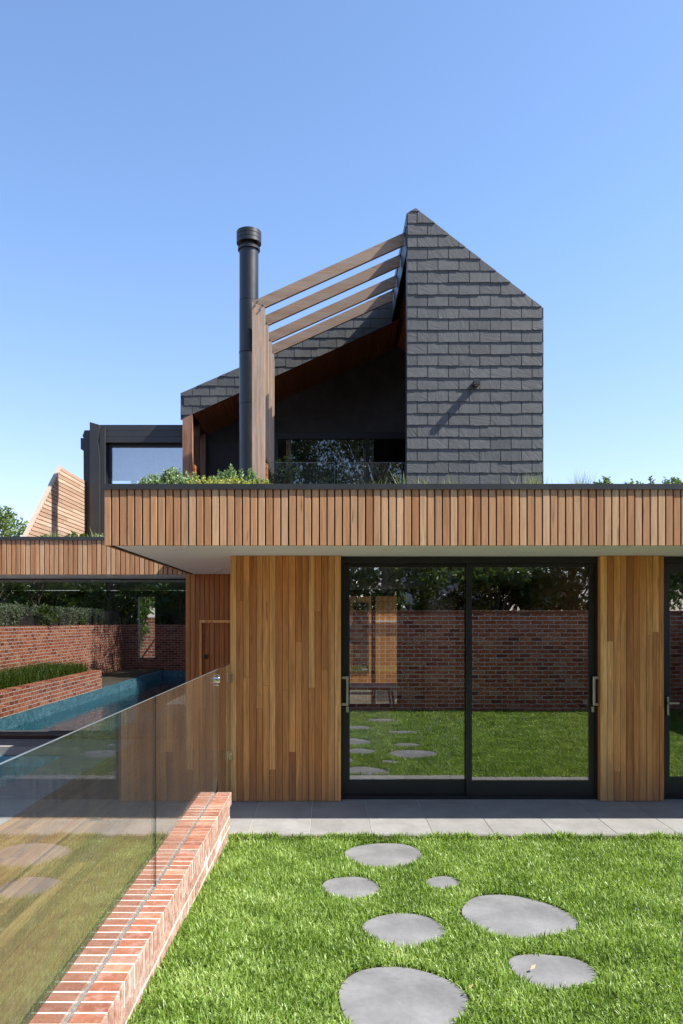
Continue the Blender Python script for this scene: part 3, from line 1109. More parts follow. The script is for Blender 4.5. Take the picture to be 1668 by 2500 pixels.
door = MB()
door.box(0.1425, 2.6975, DD, DD + .14, SOF - .07, SOF - .004)
door.box(0.1425, 0.166, DD, DD + .14, 0.0, SOF - .0705)
door.box(2.674, 2.6975, DD, DD + .14, 0.0, SOF - .0705)
door.box(0.1665, 2.6735, DD - .004, DD + .14, 0.0, 0.034)
dr = door.build('sliding_door', M_BLACK, house)
xm = 1.425                                                        # meeting stile
for (x0, x1, yy) in ((0.168, xm + .035, DD + .062), (xm - .035, 2.672, DD + .012)):
    mb = MB()
    frame_rect(mb, x0, x1, 0.036, SOF - .0725, yy, yy + .042, .055, .055, .034, .150)
    mb.build('door_panel', M_BLACK, dr)
    mb = MB()
    mb.box(x0 + .0555, x1 - .0555, yy + .012, yy + .030, 0.1865, SOF - .107)
    mb.build('pane', M_SPLASH if x0 < 1 else M_GLASS, dr)
for x, dirx, yy in ((0.176, -1, DD + .01), (2.632, 1, DD + .012)):
    mb = MB()
    d_handle(mb, x + (0.02 if dirx < 0 else .018), yy, K + (HY - 1722) * DD / FL, K + (HY - 1651) * DD / FL, dirx if dirx > 0 else -1)
    mb.build('handle', M_STEEL, dr)
    mb = MB()
    mb.cbox(x + .008, x + .036, yy - .012, yy - .001, K + (HY - 1739) * DD / FL, K + (HY - 1725) * DD / FL, .002)
    mb.lathe(x + .022, yy - .013, [(.006, K + (HY - 1733) * DD / FL - .004), (.006, K + (HY - 1733) * DD / FL + .004)], 12)
    mb.build('lock', M_STEEL, dr)

# ---- hinged door at the right
mb = MB()
frame_rect(mb, 3.3255, 4.315, 0.0, SOF - .004, DD, DD + .14, .012, .03, .06, .03)
hd = mb.build('hinged_door', M_BLACK, house)
mb = MB()
frame_rect(mb, 3.339, 4.284, 0.032, SOF - .066, DD + .012, DD + .055, .085, .085, .09, .19)
mb.build('door_panel', M_BLACK, hd)
mb = MB(); mb.box(3.4245, 4.1985, DD + .025, DD + .043, .2225, SOF - .157)
mb.build('pane', M_GLASS, hd)
xl, zl = PT(1627, 1716, DD)
mb = MB()
mb.cbox(xl + .002, xl + .026, DD - .012, DD + .0115, zl - .125, zl + .06, .002)
mb.cbox(xl + .004, xl + .108, DD - .062, DD - .044, zl - .010, zl + .010, .003)
mb.cbox(xl + .006, xl + .022, DD - .044, DD - .011, zl - .008, zl + .008, .002)
mb.build('handle', M_STEEL, hd)

# ---- pool room glazing on the left
DG = 12.23
mb = MB()
mb.box(-7.6, -1.965, DG - .03, DG + .06, -0.03, 0.045)
mb.box(-7.6, -1.965, DG - .01, DG + .05, SOF - .018, SOF - .002)
mb.box(-1.995, -1.965, DG - .03, DG + .05, 0.0455, SOF - .0185)
gw = mb.build('pool_room_window', M_BLACK, house)
for (a, b) in ((-7.6, -1.996),):
    mb = MB(); mb.box(a, b, DG + .018, DG + .034, .046, SOF - .019)
    mb.build('pane', M_GLASS_L, gw)

# ---- interiors
mb = MB()
mb.box(-0.80, 7.2, 8.17, 16.9, -0.06, 0.0)
mb.box(-7.6, -1.9, 12.30, 16.9, -0.06, 0.0)
mb.build('floor', M_DARKFLOOR, house)
mb = MB()
YB = 16.5
mb.box(-0.85, 0.36, YB, YB + .2, 0, SOF)           # back wall of the living room, with a door opening
mb.box(1.50, 7.2, YB, YB + .2, 0, SOF)
mb.box(0.3605, 1.4995, YB, YB + .2, 2.36, SOF)
mb.box(-0.999, -0.80, 11.3, YB, 0, SOF)
mb.box(7.0, 7.2, 8.14, YB, 0, SOF)
mb.build('interior_wall', M_CREAM, house)
mb = MB()
mb.box(-3.66, -1.9, 17.0, 17.2, 0, SOF)           # pool room, with a tall window slot
mb.box(-7.6, -4.02, 17.0, 17.2, 0, SOF)
mb.box(-4.0195, -3.6605, 17.0, 17.2, 0, 1.0)
mb.box(-4.0195, -3.6605, 17.0, 17.2, 2.30, SOF)
mb.box(-7.8, -7.61, 12.2, 17.2, 0, SOF)
mb.box(-1.95, -1.75, 12.3, 17.0, 0, SOF)
mb.build('interior_wall', m_plain('dark_timber_lining', (.05, .03, .02), .5, .4), house)
mb = MB()
frame_rect(mb, 0.362, 1.498, 0.0, 2.358, YB - .02, YB + .08, .05, .07, .06, .08)
mb.box(.90, .985, YB - .015, YB + .07, .0805, 2.2975)
gd = mb.build('garden_door', M_BLACK, house)
mb = MB(); mb.box(.4125, 1.4275, YB + .074, YB + .079, .0805, 2.2975)
mb.build('pane', M_GLASS, gd)
mb = MB()
mb.box(1.95, 2.55, 12.2, 16.4, 0.0, 2.35)
mb.build('joinery', W_INT, house)
# kitchen bench and overhead cupboard
mb = MB()
mb.box(2.62, 3.25, 8.22, 11.0, .0, .82)
kb = mb.build('kitchen_bench', W_INT, house)
mb = MB(); mb.box(2.60, 3.27, 8.20, 11.02, .8205, .855)
mb.build('bench_top', m_plain('dark_stone_top', (.03, .03, .032), .25, .5), kb)
mb = MB(); mb.box(2.63, 3.0, 8.24, 10.4, 1.48, 2.38)
mb.build('overhead_cupboard', W_INT, house)

bowl = MB()
bowl.lathe(2.83, 8.50, [(.05, .856), (.085, .87), (.115, .91), (.122, .945), (.114, .945), (.105, .912), (.07, .885), (.01, .88)], 30)
tag(autosmooth(bowl.build('bowl', M_CERAMIC), 60), 'white ceramic bowl on the dark kitchen bench behind the glass', 'bowl')
pend = empty('pendant_lamp', (.20, 12.0, SOF), 'round pale pendant lamp hanging behind the left door panel', 'lamp')
mb = MB(); mb.tube([(.42, 11.5, SOF), (.42, 11.5, 1.86)], .004, 6); mb.build('cord', M_BLACK, pend)
mb = MB(); mb.lathe(.42, 11.5, [(.02, 1.87), (.055, 1.83), (.06, 1.76), (.04, 1.755)], 20); mb.build('cap', M_BLACK, pend)
mb = MB(); mb.lathe(.42, 11.5, [(.05, 1.755), (.12, 1.70), (.155, 1.62), (.15, 1.54), (.10, 1.47), (.02, 1.45)], 26)
autosmooth(mb.build('shade', M_CERAMIC, pend), 70)
stool = empty('stool', (1.25, 11.0, 0), 'timber stool with thin black legs inside the sliding door', 'stool')
mb = MB(); mb.lathe(1.25, 11.0, [(.17, .655), (.19, .665), (.19, .69), (.17, .695)], 28); mb.build('seat', W_INT, stool)
for k in range(4):
    a = math.pi / 4 + k * math.pi / 2
    mb = MB(); mb.tube([(1.25 + .13 * math.cos(a), 11 + .13 * math.sin(a), .655), (1.25 + .23 * math.cos(a), 11 + .23 * math.sin(a), 0.0)], .009, 8)
    mb.build('leg', M_BLACK, stool)
mb = MB(); mb.tube([(1.25 + .19 * math.cos(a), 11 + .19 * math.sin(a), .24) for a in np.linspace(0, 2 * math.pi, 25)], .007, 6, cap=False)
mb.build('foot_ring', M_BLACK, stool)
table = empty('table', (0.1, 13.0, 0), 'dark dining table inside the living room', 'table')
mb = MB(); mb.box(-.6, 1.15, 12.4, 13.4, .72, .75); mb.build('tabletop', M_BLACK, table)
for (xx, yy) in ((-.45, 12.5), (1.0, 12.5), (-.45, 13.3), (1.0, 13.3)):
    mb = MB(); mb.tube([(xx, yy, .72), (xx + (.1 if xx > 0 else -.1), yy, 0)], .018, 8); mb.build('leg', M_BLACK, table)
sofa = empty('sofa', (-3.9, 13.6, 0), 'pale grey rounded sofa behind the pool room glass', 'sofa')
mb = MB(); mb.cbox(-4.9, -3.0, 13.3, 14.2, .05, .42, .06); mb.build('seat', m_plain('grey_fabric', (.42, .42, .42), .95, .1, 0, .1, 60, .3), sofa)
mb = MB(); mb.cbox(-4.9, -3.0, 13.1, 13.34, .40, .80, .08); mb.build('backrest', bpy.data.materials['grey_fabric'], sofa)
for xx in (-4.98, -3.02):
    mb = MB(); mb.cbox(xx - .08, xx + .1, 13.3, 14.2, .30, .62, .05); mb.build('armrest', bpy.data.materials['grey_fabric'], sofa)

# ---- courtyard beyond the living room
pav = empty('garden_pavilion', (1.5, 21.0, 0), 'orange timber garden pavilion in the rear courtyard seen through the sliding door', 'pavilion')
PW = m_wood('orange_pavilion_boards', [(0, (.62, .24, .065)), (1, (.78, .34, .10))], grain=.15, streak=.15)
cy = MB()
boards(cy, -0.5, .66, 0.0, 2.5, 21.0, .02, .08, .005, .001, .2)
boards(cy, 1.075, 3.6, 0.0, 2.5, 21.0, .02, .08, .005, .001, .2)
boards(cy, .66, 1.075, 2.27, 2.5, 21.0, .02, .083, .005, .001, .0)
boards(cy, .66, 1.075, 0.0, .42, 21.0, .02, .083, .005, .001, .0)
cy.box(-.5, 3.6, 21.0225, 21.2, 0, 2.5, 1)
cy.build('wall', [PW, M_BACK], pav)
cy = MB(); frame_rect(cy, .661, 1.074, .4205, 2.2695, 20.985, 21.02, .03, .03, .03, .03)
pwd = cy.build('window', M_BLACK, pav)
cy = MB(); cy.box(.6915, 1.0435, 21.008, 21.016, .451, 2.239); cy.build('pane', M_TGLASS, pwd)
cy = MB(); cy.box(-.55, 3.65, 20.90, 21.25, 2.501, 2.56); cy.build('roof', M_WHITE, pav)
cy = MB(); cy.box(1.10, 2.4, 20.93, 20.985, 1.76, 1.80); cy.build('shelf', M_WHITE, pav)
gb = MB(); gb.cbox(1.02, 1.75, 17.75, 18.45, .30, .36, .01); gb.box(1.10, 1.67, 17.85, 18.35, 0, .2995)
tag(gb.build('courtyard_bench', M_WHITE), 'white sunlit courtyard bench seen through the sliding door', 'bench')

rw = empty('boundary_wall', (-5, 23.1, 0), 'brick rear wall seen through the pool room window slot', 'wall')
mb = MB(); mb.box(-9.0, -1.0, 23.0, 23.24, -.14, 1.9); mb.build('body', M_WALL_XZ, rw)

# ------------------------------------------------------------------ upper storey
Y1 = 11.74                                                            # slate front
gx0, gx1 = 1.156, 3.156
gp = [(gx0, 2.86), (gx1, 2.86), PT(1327, 752, Y1), PT(1015, 508, Y1), PT(995.5, 519, Y1)]
mb = MB()
slates(mb, gp, Y1, PT(0, 545, Y1)[1] + 29 * 11.74 / FL * 2, 29 * Y1 / FL, 51 * Y1 / FL, gx0)
inner = [(p[0], p[1]) for p in gp]
mb.prism(inner, Y1 + .002, Y1 + .21, 1)
mb.build('slate_wall', [M_SLATE, M_CHAR], house)
# wall light
lx0, lz0 = PT(1157, 927, Y1 - .13)
lx1, lz1 = PT(1171, 939, Y1 - .13)
mb = MB()
mb.cbox(lx0, lx1, Y1 - .145, Y1 - .012, lz1, lz0, .003)
wl = mb.build('wall_light', M_CHAR, house)
mb = MB(); mb.lathe((lx0 + lx1) / 2, Y1 - .10, [(.022, lz1 - .004), (.022, lz1 + .0005)], 16)
mb.build('lens', M_CERAMIC, wl)

YR = 17.0
apx, apz = PT(1015, 508, Y1)
evx, evz = PT(1327, 752, Y1)
# right roof: slab following the slope, slate above, timber lined below
sl = (apz - evz) / (evx - apx)
mb = MB()
lin = [(1.30, 7.39), (3.10, 7.39 - sl * 1.80)]
up = [(3.156, evz - .01), (1.17, apz - .02 - 0.0)]
up = [(evx - .004, evz - .012), (apx, apz - .014), (1.175, PT(0, 519, Y1)[1] - .015)]
low = [(1.175, 7.44), (1.30, 7.405), (evx - .004, 7.405 - sl * (evx - .004 - 1.30))]
mb.prism(low + up, Y1 + .2125, YR)
rf = mb.build('roof', M_CHAR, house)
mb = MB()
x = 1.30
while x < 3.1:                                                        # lining boards run front to back
    xe = min(x + .075, 3.1)
    za, zb = 7.402 - sl * (x - 1.30), 7.402 - sl * (xe - .004 - 1.30)
    mb.prism([(x, za - .018), (xe - .004, zb - .018), (xe - .004, zb), (x, za)], Y1 + .213, 16.09)
    x = xe
mb.build('timber_lining', W_SOFFIT, house)
mb = MB()
mb.box(gx1 - .2, gx1 - .002, Y1 + .2105, YR, 2.86, evz - .30)
mb.build('side_wall', M_SLATE_SHADED, house)
# ridge fascia: the dark open edge of the roof, where the rafters land
zr = PT(0, 519, Y1)[1]
mb = MB()
mb.box(gx0, gx0 + .018, Y1 + .004, 14.60, zr - .56, zr - .006)
mb.box(gx0 - .012, gx0 - .0005, Y1 + .06, 14.44, zr - .20, zr - .17)
mb.build('ridge_fascia', M_CHAR, house)

# left roof and its slate band
YS = 14.45
bl = [PT(441, 960, YS), PT(441, 1026, YS), PT(471, 1011, YS), PT(961, 789, YS), PT(957, 733, YS)]
bl[3] = (gx0 - .001, bl[3][1]); bl[4] = (gx0 - .001, bl[4][1])
mb = MB()
band = [bl[0], bl[1], bl[3], bl[4]]
# split into two convex pieces for the slate courses
zt = bl[4][1] + .02
bl[1] = (bl[1][0], bl[2][1] - (bl[2][0] - bl[1][0]) * (bl[3][1] - bl[2][1]) / (bl[3][0] - bl[2][0]))
slates(mb, [bl[0], bl[1], bl[3], bl[4]], YS, zt, 29 * Y1 / FL, 51 * Y1 / FL, bl[0][0] + .06)
mb.prism([bl[0], bl[1], bl[2], bl[3], bl[4]], YS + .002, YS + .03, 1)
mb.build('slate_band', [M_SLATE, M_CHAR], house)
mb = MB()
slope_l = (bl[3][1] - bl[2][1]) / (bl[3][0] - bl[2][0])
mb.prism([(bl[0][0] + .004, bl[1][1] + .03), (bl[2][0], bl[2][1] + .03), (bl[3][0], bl[3][1] + .03), (bl[4][0], bl[4][1] - .012), (bl[0][0] + .004, bl[0][1] - .012)], YS + .0305, YR)
mb.build('roof', M_CHAR, house)
mb = MB()
x = bl[2][0]
while x < bl[3][0] + .15:
    xe = min(x + .075, bl[3][0] + .15)
    za, zb = bl[2][1] + slope_l * (x - bl[2][0]) + .028, bl[2][1] + slope_l * (xe - .004 - bl[2][0]) + .028
    mb.prism([(x, za - .018), (xe - .004, zb - .018), (xe - .004, zb), (x, za)], YS + .031, 16.09)
    x = xe
mb.build('timber_lining', W_SOFFIT, house)

# inner slate wall of the terrace, with its wide window
YI = 16.1
wx0, wz1 = PT(674, 1055, YI)
mb = MB()
ztop_l = bl[2][1] + slope_l * (wx0 - bl[2][0])
polyA = [(-2.62, 2.9), (wx0, 2.9), (wx0, bl[2][1] + slope_l * (wx0 - bl[2][0]) + .05), (-2.62, bl[2][1] + .02)]
polyB = [(wx0, wz1), (2.97, wz1), (2.97, 6.30), (1.30, 7.42), (wx0, polyA[2][1])]
for pl in (polyA, polyB):
    slates(mb, pl, YI, 7.9, .21, .30, wx0 - 3.0, .004)
    mb.prism(pl, YI + .002, YI + .12, 1)
mb.build('slate_wall', [M_SLATE_SHADED, M_CHAR], house)
mb = MB()
frame_rect(mb, wx0, 2.95, 3.06, wz1 - .002, YI + .0, YI + .11, .03, .05, .13, .06)
mxa, _ = PT(893, 1100, YI); mxb, _ = PT(902, 1100, YI)
mb.box(mxa, mxb, YI + .01, YI + .1, 3.1205, wz1 - .133)
uw = mb.build('terrace_window', M_BLACK, house)
for (a, b) in ((wx0 + .031, mxa - .001), (mxb + .001, 2.899)):
    mb = MB(); mb.box(a, b, YI + .05, YI + .066, 3.121, wz1 - .1335); mb.build('pane', M_TGLASS, uw)
mb = MB()                                                             # stacked blind rods behind the glass
for px in (706, 709, 712, 716):
    xx = (px - VX) * 16.5 / FL
    mb.tube([(xx, 16.45, 3.06), (xx, 16.45, 5.45)], .008, 6)
mb.build('blind', M_CREAM, uw)
mb = MB()
mb.box(wx0 - .1, 3.0, 17.0, 17.1, 2.9, 6.6)
mb.box(wx0 - .1, 3.0, YI + .13, 16.99, 2.9, 3.05)
mb.box(wx0 - .1, 3.0, YI + .13, 16.99, 5.60, 5.66)
mb.build('upper_room', M_DARKFLOOR, house)
# terrace floor
mb = MB()
mb.box(-2.63, 2.95, 11.96, YI - .002, 2.856, 3.05)
mb.build('terrace_floor', M_CHAR, house)
# glass balustrade
bal = MB()
bal.box(-1.0, 1.10, 12.16, 12.20, 3.051, 3.10)
blo = bal.build('balustrade', M_CHAR, house)
bz = PT(0, 1130, 12.18)[1]
for (pa, pb) in ((655, 817), (825, 987)):
    a, b = PT(pa, 0, 12.18)[0], PT(pb, 0, 12.18)[0]
    mb = MB(); mb.box(a, b, 12.174, 12.186, 3.09, bz)
    mb.box(a, b, 12.173, 12.187, bz + .0005, bz + .009, 1); mb.box(a - .008, a - .0005, 12.173, 12.187, 3.09, bz, 1); mb.box(b + .0005, b + .008, 12.173, 12.187, 3.09, bz, 1)
    mb.build('pane', [M_FENCE, M_EDGE_L], blo)

# rafter frames
A_, B_, C_, D_ = (-1.122, 6.545), (gx0 - .013, 7.571), (gx0 - .013, 7.390), (-0.933, 6.456)
RY = [11.95, 12.66, 13.42, 14.02]
TH = .055
proto = None
for i, yy in enumerate(RY):
    if i == 0:
        mb = MB(); mb.prism([A_, D_, C_, B_], 0, TH)
        rb = mb.build('rafter', W_FRAME, None)
        rb.location = (0, yy, 0)
        parent_to(rb, house)
        mb = MB(); mb.prism([(A_[0] + .0005, A_[1] - .004), (A_[0] + .0005, 2.87), (D_[0] - .0005, 2.87), (D_[0] - .0005, D_[1] - .004)], 0, TH - .001)
        pb = mb.build('post', W_POST, None)
        pb.location = (0, yy, 0)
        parent_to(pb, rb)
        bolts = []
        for (bx, bz_) in (PT(630, 735, 11.95), PT(643, 744, 11.95), PT(623, 746, 11.95), PT(636, 756, 11.95), PT(981, 573, 11.95), PT(981, 588, 11.95)):
            mb = MB()
            n = 12
            vs = [(bx + .013 * math.cos(2 * math.pi * k / n), -.013, bz_ + .013 * math.sin(2 * math.pi * k / n)) for k in range(n)]
            vs += [(v[0], .002, v[2]) for v in vs]
            mb.add(vs, [tuple(range(n))] + [(k, k + n, (k + 1) % n + n, (k + 1) % n) for k in range(n)])
            bo = mb.build('bolt', M_BOLT, None)
            bo.location = (0, yy, 0)
            parent_to(bo, rb)
            bolts.append(bo)
        proto = (rb, pb, bolts)
    else:
        rb = proto[0].copy(); COL.objects.link(rb)
        rb.location = (0, yy, 0)
        for src in [proto[1]] + proto[2]:
            c = src.copy(); COL.objects.link(c)
            c.parent = rb
            c.matrix_parent_inverse = src.matrix_parent_inverse.copy()

# red timber posts under the slate band
rx0, rx1 = PT(446, 0, YS)[0], PT(470, 0, YS)[0]
for i, yy in enumerate((YS + .005, 15.24, 15.99)):
    mb = MB()
    zz0 = bl[2][1] + slope_l * (rx0 - bl[2][0]) + (-.004 if i == 0 else .02)
    zz1 = bl[2][1] + slope_l * (rx1 - bl[2][0]) + (-.004 if i == 0 else .02)
    if i == 0:
        mb.prism([(rx0, 2.86), (rx1, 2.86), (rx1, zz1 - .0), (rx0, zz0 - .0)], yy - .02, yy + .09)
    else:
        mb.prism([(rx0, 2.86), (rx1, 2.86), (rx1, zz1), (rx0, zz0)], yy, yy + .09)
    mb.build('post', W_REDPOST, house)
# low slat rails fixed to the posts
for (xx, ya, yb, zz) in ((rx1 + .001, YS + .12, 15.2, PT(0, 1131, YS)[1]), (D_[0] + .001, 12.03, 14.0, PT(0, 1133, 12.1)[1])):
    for k in range(4):
        mb = MB()
        mb.box(xx, xx + .022, ya, yb, zz - .075 - k * .088, zz - k * .088)
        mb.build('rail', W_SOFFIT, house)

# flue
fx, fy = -1.2, 12.25
mb = MB()
R0 = .146
mb.lathe(fx, fy, [(R0, 2.86), (R0, 5.085)], 44)
mb.lathe(fx, fy, [(R0 + .002, 5.09), (R0 + .002, 5.86)], 44)
mb.lathe(fx, fy, [(R0 + .001, 5.865), (R0 + .006, 5.868), (R0 + .006, 5.895), (R0 + .001, 5.90), (R0 + .001, 6.655)], 44)
mb.lathe(fx, fy, [(R0 - .001, 6.66), (R0 - .001, 7.44)], 44)
mb.lathe(fx, fy, [(R0 + .001, 6.66), (R0 + .001, 6.664)], 44)
fl = autosmooth(mb.build('flue', M_FLUE, house), 30)
mb = MB()
mb.lathe(fx, fy, [(.10, 7.43), (.168, 7.435), (.170, 7.47), (.150, 7.485), (.10, 7.49)], 44)
mb.lathe(fx, fy, [(.12, 7.49), (.12, 7.55)], 30)
for k in range(3):
    mb.lathe(fx, fy, [(.186, 7.535 + k * .060), (.189, 7.539 + k * .060), (.189, 7.589 + k * .060), (.186, 7.593 + k * .060)], 44)
mb.lathe(fx, fy, [(.184, 7.54), (.184, 7.72)], 44)
autosmooth(mb.build('cowl', M_FLUE, fl), 30)

# charcoal window box at the left of the upper storey
YW = 14.62
bx0, bzt = PT(245, 1037, YW)
bx1 = PT(447, 0, YW)[0] + .04
zbf = PT(0, 1080, YW)[1]
mb = MB()
hh = (bzt - zbf) / 3
for k in range(3):
    mb.box(bx0, bx1, YW, YW + .05, zbf + k * hh + (.004 if k else 0), zbf + (k + 1) * hh)
mb.box(bx0 - .02, bx1 + .0, YW + .0505, YW + .10, zbf, bzt + .01)
mb.box(bx0 - .02, bx1, YW + .1005, YW + .64, bzt - .08, bzt + .0)
mb.box(bx0 - .02, bx1, YW + .1005, YW + .199, zbf + .0005, bzt - .0805)
mb.box(bx0 - .02, bx0 + .1, YW + .10, YW + .28, 2.86, zbf - .001)
mb.box(bx0 - .06, bx0 - .021, YW + .10, YW + .64, 2.86, bzt)
wb = mb.build('window_box', M_CHAR, house)
mb = MB()
frame_rect(mb, bx0 + .101, bx1, 2.95, zbf - .001, YW + .12, YW + .19, .07, .03, .06, .05)
mb.build('frame', M_BLACK, wb)
mb = MB()
mb.box(bx0 + .172, bx1 - .031, YW + .15, YW + .162, 3.001, zbf - .0615)
mb.build('pane', m_glass('upper_window_glass', 0.26, (.82, .86, .86), 0, .02), wb)
mb = MB()                                                             # pale room with two openings towards the sky
mb.box(bx0 - .018, bx0 + .018, YW + .282, YW + .62, 2.9505, zbf - .031)
mb.box(bx0 - .018, bx1, YW + .29, YW + .62, 2.86, 2.95)
mb.box(bx0 - .018, bx1, YW + .20, YW + .62, zbf - .03, zbf + .001)
mb.box(bx1 - .02, bx1 + .02, YW + .20, YW + .62, 2.9505, zbf - .031)
Yk = YW + .54
mb.box(bx0 + .9, bx1 - .021, Yk, Yk + .1, 2.9505, zbf - .031)
mb.box(bx0 + .02, bx0 + .899, Yk, Yk + .1, 4.45, zbf - .031)
mb.box(bx0 + .42, bx0 + .52, Yk, Yk + .1, 2.9505, 4.449)
mb.build('upper_room', M_WHITE, wb)
mb = MB()
YP = 14.50
pA = [PT(219, 1172 + 140, YP), PT(243, 1312, YP), PT(243, 1120, YP), PT(238, 1075, YP), PT(243, 1037, YP), PT(219, 1030, YP)]
pA = [(p[0], max(p[1], 2.86)) for p in pA]
mb.prism(pA, YP, YP + .10)
xq0, _ = PT(244, 0, YP + .08); xq1, _ = PT(257, 0, YP + .08)
mb.box(xq0, xq1, YP + .05, YP + .115, 2.86, PT(0, 1042, YP)[1])
xs0, _ = PT(211.5, 0, YP + .3)
zt_ = PT(0, 1055, YP)[1]
k = 0
z = zt_
while z > 2.9:
    mb.box(xs0 + random.uniform(-.004, .004), PT(219, 0, YP)[0] + .02, YP + .105, YP + .4, z - .146, z)
    z -= .147
mb.box(xs0 - .05, xs0 + .02, YP + .1045, YP + .40, PT(0, 1093, YP)[1], PT(0, 1066, YP)[1])
mb.prism([(xs0 - .02, zt_ - .05), (PT(219, 0, YP)[0], zt_ - .05), (PT(219, 0, YP)[0], zt_ + .06), (xs0 + .02, zt_ + .06)], YP + .106, YP + .401)
mb.build('metal_post', M_CHAR, house)

# slatted batten screen: an upright fin running back from a raked front edge
XS = -4.40
ya, za = 800 - 62, PT(62, 1310, XS * FL / (62 - VX))[1]
Yb0, Zb0 = XS * FL / (62 - VX), za
Yb1 = XS * FL / (148 - VX)
Zb1 = PT(148, 1139, Yb1)[1]
rk = (Yb1 - Yb0) / (Zb1 - Zb0)


def yz_prism(mb, pts, x0, x1):
    n = len(pts)
    vs = [(x0, p[0], p[1]) for p in pts] + [(x1, p[0], p[1]) for p in pts]
    mb.add(vs, [tuple(range(n))[::-1], tuple(range(n, 2 * n))] + [(i, (i + 1) % n, (i + 1) % n + n, i + n) for i in range(n)])


zl = 2.86
mb = MB()
yr = lambda z: Yb0 + (z - Zb0) * rk
yz_prism(mb, [(yr(zl) - .001, zl), (yr(Zb1 + .02) - .001, Zb1 + .02), (yr(Zb1 + .02) + .045, Zb1 + .02), (yr(zl) + .045, zl)], XS - .052, XS + .012)
scr = mb.build('batten_screen', m_wood('pale_stile', [(0, (.33, .26, .20)), (1, (.37, .30, .235))], grain=.1, streak=.1), house)
mb = MB()
zp = .0665
z = Zb1 - .004
while z > 2.87:
    z0_, z1_ = max(z - zp + .012, 2.865), z
    if z1_ - z0_ > .01:
        yj = yr(z1_) + .046 + random.uniform(.5, 2.2)
        for (p, q) in ((yr(z1_) + .046, yj - .001), (yj + .001, 15.2)):
            if q > p:
                mb.box(XS - .034 + random.uniform(-.001, .001), XS + random.uniform(-.001, .001), p, q, z0_, z1_)
    z -= zp
mb.build('slat', W_SLAT, scr)
for yy in (13.75, 14.9):
    mb = MB()
    mb.box(XS - .08, XS - .0355, yy, yy + .045, 2.86, Zb1 - .01)
    mb.build('stud', W_POST, scr)


# ------------------------------------------------------------------ plants
def leaf_mesh(C, N, size, aspect=0.45, curl=0.25):
    """diamond leaves: centre C, direction N (leaf axis); arrays"""
    n = len(C)
    ax = N / (np.linalg.norm(N, axis=1, keepdims=True) + 1e-9)
    r = RNG.normal(size=(n, 3))
    sd = np.cross(ax, r)
    sd /= np.linalg.norm(sd, axis=1, keepdims=True) + 1e-9
    up = np.cross(sd, ax)
    s = np.asarray(size)
    s = s[:, None] if s.ndim else s
    V = np.zeros((n, 4, 3))
    V[:, 0] = C - ax * s * .5
    V[:, 1] = C + sd * s * aspect * .5 + up * s * curl * .2
    V[:, 2] = C + ax * s * .5
    V[:, 3] = C - sd * s * aspect * .5 + up * s * curl * .2
    i = np.arange(n) * 4
    return V.reshape(-1, 3), np.stack([i, i + 1, i + 2, i + 3], 1)


NOTRI = np.zeros((0, 3), np.int32)


def tree(name, x, y, z0, h, spread, nclump, nleaf, leaf, mats, label, cat='tree', group=None, trunk_r=.12, crown_from=.35, droop=0.0, bark=None, clump=.22):
    root = empty(name, (x, y, z0), label, cat, group)
    rs = np.random.default_rng(abs(hash((round(x * 10), round(y * 10)))) % 100000)
    tips = []
    mb = MB()
    lean = rs.uniform(-.06, .06, 2)
    top = Vector((x + lean[0] * h, y + lean[1] * h, z0 + h * .82))
    base = Vector((x, y, z0 - .1))
    path = [base, base.lerp(top, .35) + Vector((rs.uniform(-.1, .1), rs.uniform(-.1, .1), 0)), base.lerp(top, .7), top]
    mb.tube(path, [trunk_r, trunk_r * .75, trunk_r * .45, trunk_r * .12], 9)
    for k in range(nclump):
        a = rs.uniform(0, 2 * math.pi)
        f = crown_from + (1 - crown_from) * rs.uniform(0, 1) ** .8
        rr = spread * math.sqrt(rs.uniform(.05, 1)) * math.sqrt(max(.08, 1 - ((f - crown_from - .35 * (1 - crown_from)) / (1 - crown_from) / .68) ** 2))
        tip = Vector((x + rr * math.cos(a), y + rr * math.sin(a), z0 + h * f))
        s = base.lerp(top, max(.12, f * .72))
        tips.append(tip)
        if k % 2 == 0:
            mid = s.lerp(tip, .5) + Vector((0, 0, .08 * h * rs.uniform(0, 1)))
            mb.tube([s, mid, tip], [trunk_r * .32, trunk_r * .2, trunk_r * .06], 6)
    mb.build('trunk', bark or M_BARK, root)
    C, N = [], []
    per = nleaf // nclump
    for tp in tips:
        r = spread * clump * rs.uniform(.7, 1.4)
        d = rs.normal(size=(per, 3))
        d /= np.linalg.norm(d, axis=1, keepdims=True)
        rad = rs.uniform(0.2, 1, per) ** .5
        P = d * rad[:, None] * r * np.array([1, 1, .75])
        C.append(np.array(tp) + P)
        N.append(d * .7 + rs.normal(size=(per, 3)) * .5 + np.array([0, 0, -droop]))
    C = np.concatenate(C); N = np.concatenate(N)
    V, Q = leaf_mesh(C, N, rs.uniform(.7, 1.3, len(C)) * leaf, .42)
    mesh_np('crown', V, Q, NOTRI, mats, root)
    return root


M_LEAF_DARK = m_leaf('dark_leaves', [(0, (.03, .055, .014)), (.5, (.07, .12, .028)), (.85, (.13, .19, .05)), (1, (.22, .27, .10))], .3, .35, .7)
M_LEAF_MID = m_leaf('mid_leaves', [(0, (.04, .075, .012)), (.5, (.085, .14, .022)), (.85, (.15, .20, .04)), (1, (.22, .25, .08))], .45, .35, .5)
M_LEAF_EUC = m_leaf('olive_leaves', [(0, (.03, .045, .018)), (.5, (.06, .085, .03)), (1, (.12, .14, .06))], .4, .25, .5)

